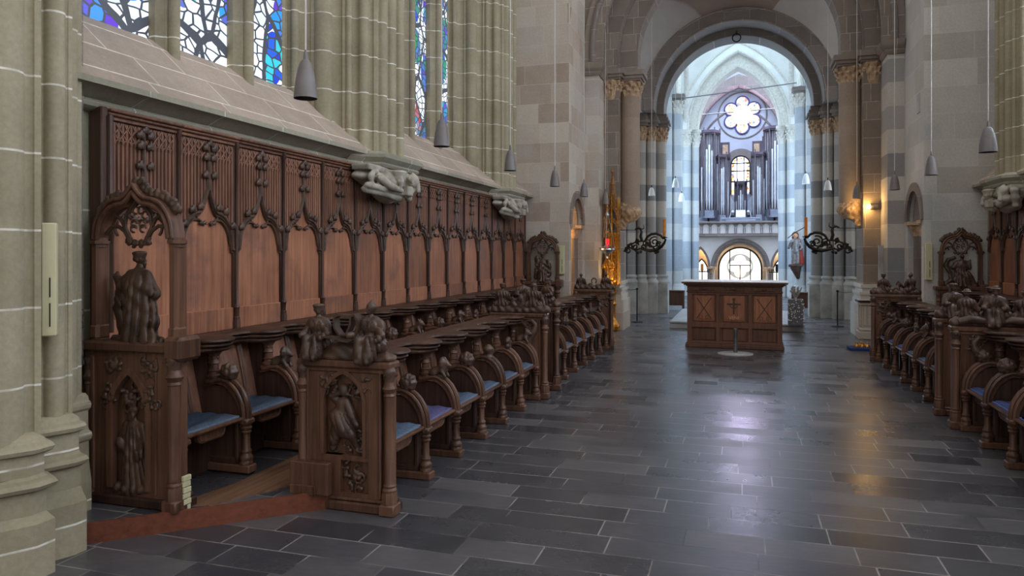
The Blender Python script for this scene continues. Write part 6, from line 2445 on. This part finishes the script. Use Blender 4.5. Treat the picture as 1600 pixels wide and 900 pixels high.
m = MB()
m.lathe([(0.17, 0.0), (0.185, 0.012), (0.18, 0.03), (0.1, 0.05), (0.0, 0.052)], n=4, a0=PI / 4, a1=2 * PI + PI / 4)
m = MB()
bm = bmesh.new()
bmesh.ops.create_cube(bm, size=1)
for v in bm.verts:
    v.co = (v.co.x * 0.36, v.co.y * 0.34, 0.03 + v.co.z * 0.06)
bmesh.ops.subdivide_edges(bm, edges=bm.edges[:], cuts=4, use_grid_fill=True)
for v in bm.verts:
    rr = max(abs(v.co.x) / 0.18, abs(v.co.y) / 0.17)
    v.co.z = 0.03 + (v.co.z - 0.03) * (1.0 - 0.65 * rr ** 3) if v.co.z > 0.03 else v.co.z
m.bm(bm)
o = m.build('floor_cushion', M['navy'])
o.location = (1.86, 13.2, 0)
tag(o, 'blue square cushion on the floor at the far right under golden bells', 'cushion')
for k, (dx, dy) in enumerate(((-0.08, -0.05), (0.0, -0.07), (0.08, -0.04), (0.0, 0.05))):
    m = MB()
    m.lathe([(0.046, 0.0), (0.044, 0.015), (0.034, 0.035), (0.02, 0.05), (0.0, 0.054)], n=16)
    m.tube([(-0.02, 0, 0.05), (-0.016, 0, 0.075), (0.016, 0, 0.075), (0.02, 0, 0.05)], 0.006, 6)
    o = m.build('altar_bell', M['gold'])
    o.location = (1.88 + dx, 13.2 + dy, 0.055)
    tag(o, '%s golden hand bell resting on the blue floor cushion' % ['leftmost', 'front', 'rightmost', 'rear'][k], 'bell', 'golden bells on the floor cushion')

# ------------------------------------------------------------------ painted saint on the nave pier
st = thing('painted_statue', 'painted wooden saint with a lance on a bracket right of the organ gallery', 'statue', (1.56, 23.72, 1.24))
m = MB()
m.merge(carve([seg((-0.05, 0, 0.02), (-0.05, -0.01, 0.4), 0.06, 0.075), seg((0.06, 0, 0.02), (0.05, -0.01, 0.4), 0.06, 0.075), seg((0, 0, 0.4), (0, 0, 0.66), 0.11, 0.12), seg((-0.1, 0, 0.68), (-0.19, -0.03, 0.5), 0.05, 0.04), seg((-0.19, -0.03, 0.5), (-0.14, -0.13, 0.66), 0.04, 0.03), seg((0.1, 0, 0.68), (0.19, -0.02, 0.5), 0.05, 0.04), seg((0.19, -0.02, 0.5), (0.13, -0.1, 0.44), 0.04, 0.03), seg((-0.09, 0, 0.69), (0.09, 0, 0.69), 0.06, 0.06)], 0.014, 0.03))
m.build('armour', M['parmour'], st)
m = MB()
m.merge(carve(head_prims((0, -0.01, 0.86), 0.09, 0.0, None, False), 0.01, 0.012))
m.build('head', M['skin'], st)
m = MB()
m.merge(carve([ell((0, 0.03, 0.9), (0.09, 0.09, 0.085)), seg((-0.06, 0.04, 0.9), (-0.07, 0.05, 0.76), 0.035, 0.03), seg((0.06, 0.04, 0.9), (0.07, 0.05, 0.76), 0.035, 0.03)], 0.012, 0.02))
m.build('hair', M['pleather'], st)
m = MB()
m.merge(carve([seg((0.1, 0.08, 0.7), (0.16, 0.1, 0.05), 0.06, 0.1), seg((-0.05, 0.1, 0.7), (0.0, 0.12, 0.05), 0.06, 0.1)], 0.016, 0.04, folds(0.012, 8, 6)))
m.build('cloak', M['pred'], st)
m = MB()
m.tube([(-0.22, -0.14, 0.78), (-0.05, -0.14, 0.93), (0.28, -0.14, 1.12)], 0.012, 6)
m.build('lance', M['iron'], st)
m = MB()
m.merge(carve([blk((0, 0.03, -0.04), (0.2, 0.16, 0.04), 0.02), seg((0.02, 0.06, -0.1), (0.08, 0.12, -0.4), 0.16, 0.06)], 0.018, 0.03))
m.build('bracket', M['oakc'], st)
# ------------------------------------------------------------------ organ gallery
GX = -0.05
gl = MB()
arch_wall(gl, -1.42, 1.32, 0, 2.34, GX, 0.92, 1.16, 36.0, 36.3, None, 'y', 36)
for c, x0, x1 in ((-1.84, -2.6, -1.42), (1.74, 1.32, 2.5)):
    arch_wall(gl, x0, x1, 0, 2.34, c, 0.9, 0.36, 36.0, 36.3, 0.86, 'y', 20)
g0 = struct(gl.build('wall_gallery', M['white'], smooth=35))
m = MB()
arch_band(m, GX, 0.92, 1.16, 1.32, 35.93, 36.02, n=36)
arch_band(m, GX, 0.92, 1.05, 1.2, 35.98, 36.3, n=36)
for c in (-1.84, 1.74):
    arch_band(m, c, 0.9, 0.35, 0.45, 35.93, 36.02, None, 0.84, 0.98, n=20)
m.build('arch_moulding', M['grey'], g0)
m = MB()
for x in (-1.36, 1.26):
    m.lathe([(0.12, 0), (0.12, 0.2), (0.08, 0.25), (0.08, 0.62)], (x, 35.92, 0), 14)
m.build('columns', M['grey'], g0)
m = MB()
for x in (-1.36, 1.26):
    m.merge(capital_foliage(0.085, 0.15, 0.2, 0.02), Matrix.Translation((x, 35.92, 0.62)))
    m.box(x - 0.2, x + 0.2, 35.74, 36.05, 0.82, 0.9)
for x in (-2.3, 2.2):
    m.box(x - 0.14, x + 0.14, 35.8, 36.05, 0.82, 0.9)
m.build('capitals', M['cap'], g0)
m = MB()
m.box(-2.6, 2.5, 36.3, 39.9, 2.2, 2.34)
m.cbox(-2.6, 2.5, 35.7, 36.35, 2.32, 2.42, 0.02)
m.cbox(-2.6, 2.5, 35.8, 36.3, 2.42, 2.48, 0.02)
m.build('gallery_floor', M['grey'], g0, smooth=0)
# balustrade of eleven little arches
m = MB()
n = 11
x0, x1 = -2.16, 2.06
pit = (x1 - x0) / n
for k in range(n):
    c = x0 + pit * (k + 0.5)
    arch_wall(m, c - pit / 2, c + pit / 2, 2.48, 2.94, c, 2.78, pit * 0.36, 35.84, 35.9, None, 'y', 12)
m.cbox(-2.3, 2.2, 35.76, 36.1, 2.94, 3.04, 0.02)
m.build('balustrade', M['grey'], g0, smooth=35)
m = MB()
m.box(-2.3, 2.2, 35.9, 36.1, 2.48, 2.95)
m.build('balustrade_back', M['white'], g0, smooth=0)
m = MB()
for k in range(n + 1):
    m.lathe([(0.04, 2.48), (0.045, 2.52), (0.028, 2.55), (0.028, 2.7), (0.045, 2.75), (0.05, 2.78)], (x0 + pit * k, 35.8, 0), 8)
m.build('balusters', M['basest'], g0)
# warm porch behind the arches
m = MB()
m.box(-2.6, -1.3, 37.2, 37.3, 0, 2.2)
m.box(1.2, 2.5, 37.2, 37.3, 0, 2.2)
arch_wall(m, -1.3, 1.2, 0, 2.2, GX, 0.84, 1.0, 37.2, 37.3, None, 'y', 30)
struct(m.build('wall_porch', M['ashlarw'], smooth=35))
for i, c in enumerate((-1.84, 1.74)):
    m = MB()
    arch_band(m, c, 0.6, 0.27, 0.33, 37.12, 37.2, 0.0, 0.62, 0.7, n=16)
    w_ = struct(m.build('window_%d' % (6 + i), M['iron'], smooth=35))
    m = MB()
    ip = arch_pts(c, 0.6, 0.28, 0.63, 16)
    m.prism([(c - 0.28, 0.0)] + ip + [(c + 0.28, 0.0)], 37.16, 37.18)
    m.build('pane', M['daylit'], w_, smooth=0)
# glazed door
m = MB()
for x in (-0.52, 0.42):
    m.box(x - 0.025, x + 0.025, 37.0, 37.06, 0, 1.72)
m.box(-0.55, 0.45, 37.0, 37.06, 0.94, 0.99)
m.box(GX - 0.03, GX + 0.03, 37.0, 37.06, 0, 0.95)
arch_band(m, GX, 0.84, 0.94, 1.02, 37.0, 37.1, 0.0, n=30)
dr = struct(m.build('door_3', M['iron'], smooth=35))
m = MB()
ip = arch_pts(GX, 0.84, 0.95, None, 30)
m.prism([(GX - 0.95, 0.0)] + ip + [(GX + 0.95, 0.0)], 37.09, 37.11)
m.build('pane', M['daylit'], dr, smooth=0)
m = MB()
for a in range(4):
    t = a * PI / 2
    m.lathe([(0.27, 37.066), (0.27, 37.085)], (GX + 0.27 * math.cos(t), 0, 0.92 + 0.27 * math.sin(t)), 24, ax='y')
m.build('quatrefoil', glow('bright_quatrefoil', (255, 253, 248), 2.4), dr)
m = MB()
m.lathe([(0.6, 37.07), (0.6, 37.088)], (GX, 0, 0.92), 36, ax='y')
m.build('round_pane', glow('grey_pane', (196, 194, 190), 0.75), dr)
# candle stands seen over the desk
for x, lab in ((-1.52, 'dark candle stand with yellow candle seen over the left end of the desk'), (1.35, 'dark candle stand seen over the right end of the desk')):
    r = thing('candle_stand', lab, 'candle stand', (x, 31.0, 0))
    m = MB()
    m.lathe([(0.2, 0), (0.2, 0.03), (0.03, 0.06), (0.02, 0.8), (0.05, 0.84), (0.02, 0.86)], n=12)
    m.build('stem', M['iron'], r)
    m = MB()
    m.tube([(-0.28, 0, 0.76), (-0.28, 0, 0.9)], 0.012, 6)
    m.tube([(0.28, 0, 0.76), (0.28, 0, 0.9)], 0.012, 6)
    m.tube([(-0.28, 0, 0.8), (0.28, 0, 0.8)], 0.02, 6)
    for k in range(5):
        m.tube([(-0.2 + 0.1 * k, 0, 0.8), (-0.2 + 0.1 * k, 0, 0.92)], [0.02, 0.008], 6)
    m.build('crossbar', M['iron'], r)
    m = MB()
    m.lathe([(0.055, 0.84), (0.055, 1.12), (0.0, 1.13)], n=12)
    m.build('candle', M['candle'] if x < 0 else M['iron'], r)

# ------------------------------------------------------------------ organ
og_ = thing('pipe_organ', 'grey and silver pipe organ with stepped towers standing on the west gallery', 'organ', (0, 38.0, 2.34))


def tower(cx, w, ztop, zpipe, zfoot, n, depth=0.4, seed=0):
    """half-octagonal tower of pipes: posts, crown, feet"""
    rn = random.Random(seed)
    yb = 0.5
    pl = [(cx - w / 2, yb), (cx - w / 2, 0.15), (cx - w * 0.26, -depth), (cx + w * 0.26, -depth), (cx + w / 2, 0.15), (cx + w / 2, yb)]
    m = MB()
    for x, y in pl[1:5]:
        m.box(x - 0.03, x + 0.03, y - 0.04, y + 0.03, zfoot - 0.3, ztop + 0.12)
    m.build('tower_posts', M['case'], og_, smooth=0)
    m = MB()
    o = [(cx + (x - cx) * 1.08, y - 0.06 if y < 0.4 else y) for x, y in pl]
    m.prism(o, ztop - 0.13, ztop, 'z')
    m.prism(pl, ztop - 0.2, ztop - 0.13, 'z')
    m.build('crown', M['case'], og_, smooth=0)
    m = MB()
    o = [(cx + (x - cx) * 1.02, y) for x, y in pl]
    m.prism(o, zfoot - 0.4, zfoot - 0.02, 'z')
    m.build('pipe_shelf', M['casegrey'], og_, smooth=0)
    m = MB()
    m.box(cx - w / 2, cx + w / 2, 0.35, 0.5, zfoot, ztop - 0.25)
    m.build('lining', M['casered'], og_, smooth=0)
    m = MB()
    for k in range(n + 2):
        t = (k + 0.5) / (n + 2)
        m.lathe([(w * 0.4 / n, zfoot), (w * 0.4 / n, ztop - 0.2)], (cx - w * 0.46 + w * 0.92 * t, 0.24 - (depth + 0.05) * min(1.0, 2.4 * min(t, 1 - t)), 0), 8)
    m.build('rear_pipes', M['pipedull'], og_)
    for k in range(n):
        t = (k + 0.5) / n
        x = cx - w * 0.44 + w * 0.88 * t
        y = 0.06 - depth * min(1.0, 2.4 * min(t, 1 - t))
        r = w * 0.38 / n
        q = abs(t - 0.5) * 2
        top = zpipe[0] + (zpipe[1] - zpipe[0]) * (1 - q) + 0.25 * rn.random()
        p = MB()
        p.lathe([(r * 0.3, zfoot), (r, zfoot + 0.5), (r, top), (r * 0.8, top)], (x, y, 0), 10)
        p.lathe([(r * 1.02, zfoot + 0.5), (r * 1.08, zfoot + 0.53), (r * 1.02, zfoot + 0.56)], (x, y, 0), 10)
        p.build('organ_pipe', M['pipe'], og_)


# heights are above the gallery floor at z = 2.34
tower(-1.5, 0.98, 5.3, (3.3, 4.5), 1.35, 7, 0.45, 1)
tower(1.56, 0.98, 5.35, (3.3, 4.6), 1.35, 7, 0.45, 2)
tower(-0.86, 0.66, 4.05, (2.6, 3.4), 1.1, 6, 0.6, 3)
tower(0.82, 0.66, 4.1, (2.6, 3.45), 1.1, 6, 0.6, 4)
tower(-0.02, 0.56, 2.75, (1.5, 2.1), 1.1, 5, 0.3, 5)
m = MB()
m.box(-2.0, 2.0, 0.4, 0.7, 0.0, 1.1)
m.box(-2.05, -1.0, 0.45, 0.7, 1.0, 5.0)
m.box(1.0, 2.05, 0.45, 0.7, 1.0, 5.0)
m.build('case', M['case'], og_, smooth=0)
m = MB()
for x in (-0.82, 0.8):
    m.box(x - 0.27, x + 0.27, 0.5, 0.75, 1.0, 4.78)
m.build('wind_box', M['case'], og_, smooth=0)
m = MB()
for x in (-0.76, 0.74):
    m.box(x - 0.13, x + 0.13, 0.46, 0.5, 3.6, 4.65)
m.build('wind_box_panel', M['cap'], og_, smooth=0)
for sg in (-1, 1):
    for k in range(6):
        x = sg * (0.32 + 0.036 * k)
        p = MB()
        p.lathe([(0.005, 1.2), (0.015, 1.35), (0.015, 1.75 + 0.06 * k), (0.012, 1.75 + 0.06 * k)], (x, 0.1, 0), 8)
        p.build('organ_pipe', M['pipe'], og_)
m = MB()
m.box(-2.05, 2.05, -0.1, 0.4, 0.55, 0.72)
for x in (-1.8, -1.3, 1.3, 1.8):
    m.box(x - 0.2, x + 0.2, -0.14, -0.1, 0.72, 1.0)
m.build('lower_shelf', M['casegrey'], og_, smooth=0)
oc = thing('organ_console', 'pale organ console with bright music desk before the organ pipes', 'organ console', (-0.02, 36.9, 2.34))
m = MB()
m.cbox(-0.7, 0.7, -0.2, 0.2, 0, 0.8, 0.02)
m.cbox(-0.9, 0.9, -0.12, 0.2, 0.8, 0.92, 0.02)
m.build('console_body', M['casegrey'], oc, smooth=0)
m = MB()
m.prism([(-0.02, 0.94), (0.04, 0.94), (0.14, 1.28), (0.08, 1.28)], -0.22, 0.22, 'x')
m.build('music_desk', M['lampw'], oc, smooth=0)
m = MB()
for x in (-0.5, 0.48):
    m.tube([(x, 0, 0.9), (x * 0.9, 0, 1.2), (x * 0.75, -0.05, 1.22)], 0.016, 6)
    m.ball((x * 0.72, -0.06, 1.2), 0.06, 8)
m.build('desk_lamps', M['lampw'], oc)

# ------------------------------------------------------------------ west windows


def dapple(name, seed, base=(255, 255, 255)):
    N = NT(name)
    P = N.pos()
    x, y, z = N.sep(P)[:3]
    V = N.comb(x, z, seed)
    q = N.n('ShaderNodeTexVoronoi', voronoi_dimensions='2D')
    N.put(q.inputs['Vector'], V)
    q.inputs['Scale'].default_value = 11.0
    cc = N.sep(q.outputs['Color'])
    c = N.ramp(cc[0], [(0.0, (70, 130, 230)), (0.22, (255, 255, 250)), (0.62, (255, 252, 235)), (0.72, (240, 90, 60)), (0.86, (250, 200, 90)), (1.0, (255, 255, 255))])
    N.out((30, 30, 34), 0.3)
    N.put(N.b.inputs['Emission Color'], c)
    N.b.inputs['Emission Strength'].default_value = 1.5
    return N.m


M['rosepane'] = dapple('rose_glass', 1.0)
RX, RZ = 0.06, 8.7
m = MB()
for k in range(6):
    a = PI / 2 + k * PI / 3
    cx, cz = RX + 0.64 * math.cos(a), RZ + 0.64 * math.sin(a)
    m.tube([(cx + 0.32 * math.cos(t), 39.93, cz + 0.32 * math.sin(t)) for t in np.linspace(a - 2.2, a + 2.2, 22)], 0.05, 6)
o = struct(m.build('window_4', plain('rose_tracery', (70, 74, 120), (92, 90, 140), 0.6, 4, 0)))
for k in range(6):
    a = PI / 2 + k * PI / 3
    m = MB()
    m.lathe([(0.29, 39.9), (0.29, 39.94)], (RX + 0.64 * math.cos(a), 0, RZ + 0.64 * math.sin(a)), 24, ax='y')
    m.build('rose_lobe', M['rosepane'], o, smooth=0)
m = MB()
m.lathe([(0.46, 39.88), (0.46, 39.92)], (RX, 0, RZ), 30, ax='y')
m.build('rose_centre', glow('rose_centre_glass', (228, 212, 255), 50.0), o, smooth=0)
m = MB()
arch_band(m, -0.03, 6.1, 0.44, 0.5, 39.86, 39.98, 4.6, n=24)
for z in (5.25, 5.8, 6.2):
    m.box(-0.48, 0.42, 39.87, 39.9, z - 0.035, z + 0.035)
for x in (-0.2, 0.14):
    m.box(x - 0.025, x + 0.025, 39.875, 39.9, 4.6, 6.5)
o = struct(m.build('window_5', M['iron'], smooth=35))
m = MB()
ip = arch_pts(-0.03, 6.1, 0.3, None, 24)
m.prism([(-0.33, 4.6)] + ip + [(0.27, 4.6)], 39.9, 39.94)
m.build('pane', glow('organ_window_glass', (226, 228, 255), 9.0), o, smooth=0)
m = MB()
arch_band(m, -0.03, 6.1, 0.3, 0.45, 39.9, 39.94, 4.6, n=24)
m.build('coloured_border', M['rosepane'], o, smooth=0)
m = MB()
arch_band(m, -0.03, 6.1, 0.5, 0.85, 39.8, 40.0, 4.6, n=24)
m.build('niche_arch', M['grey'], o, smooth=35)
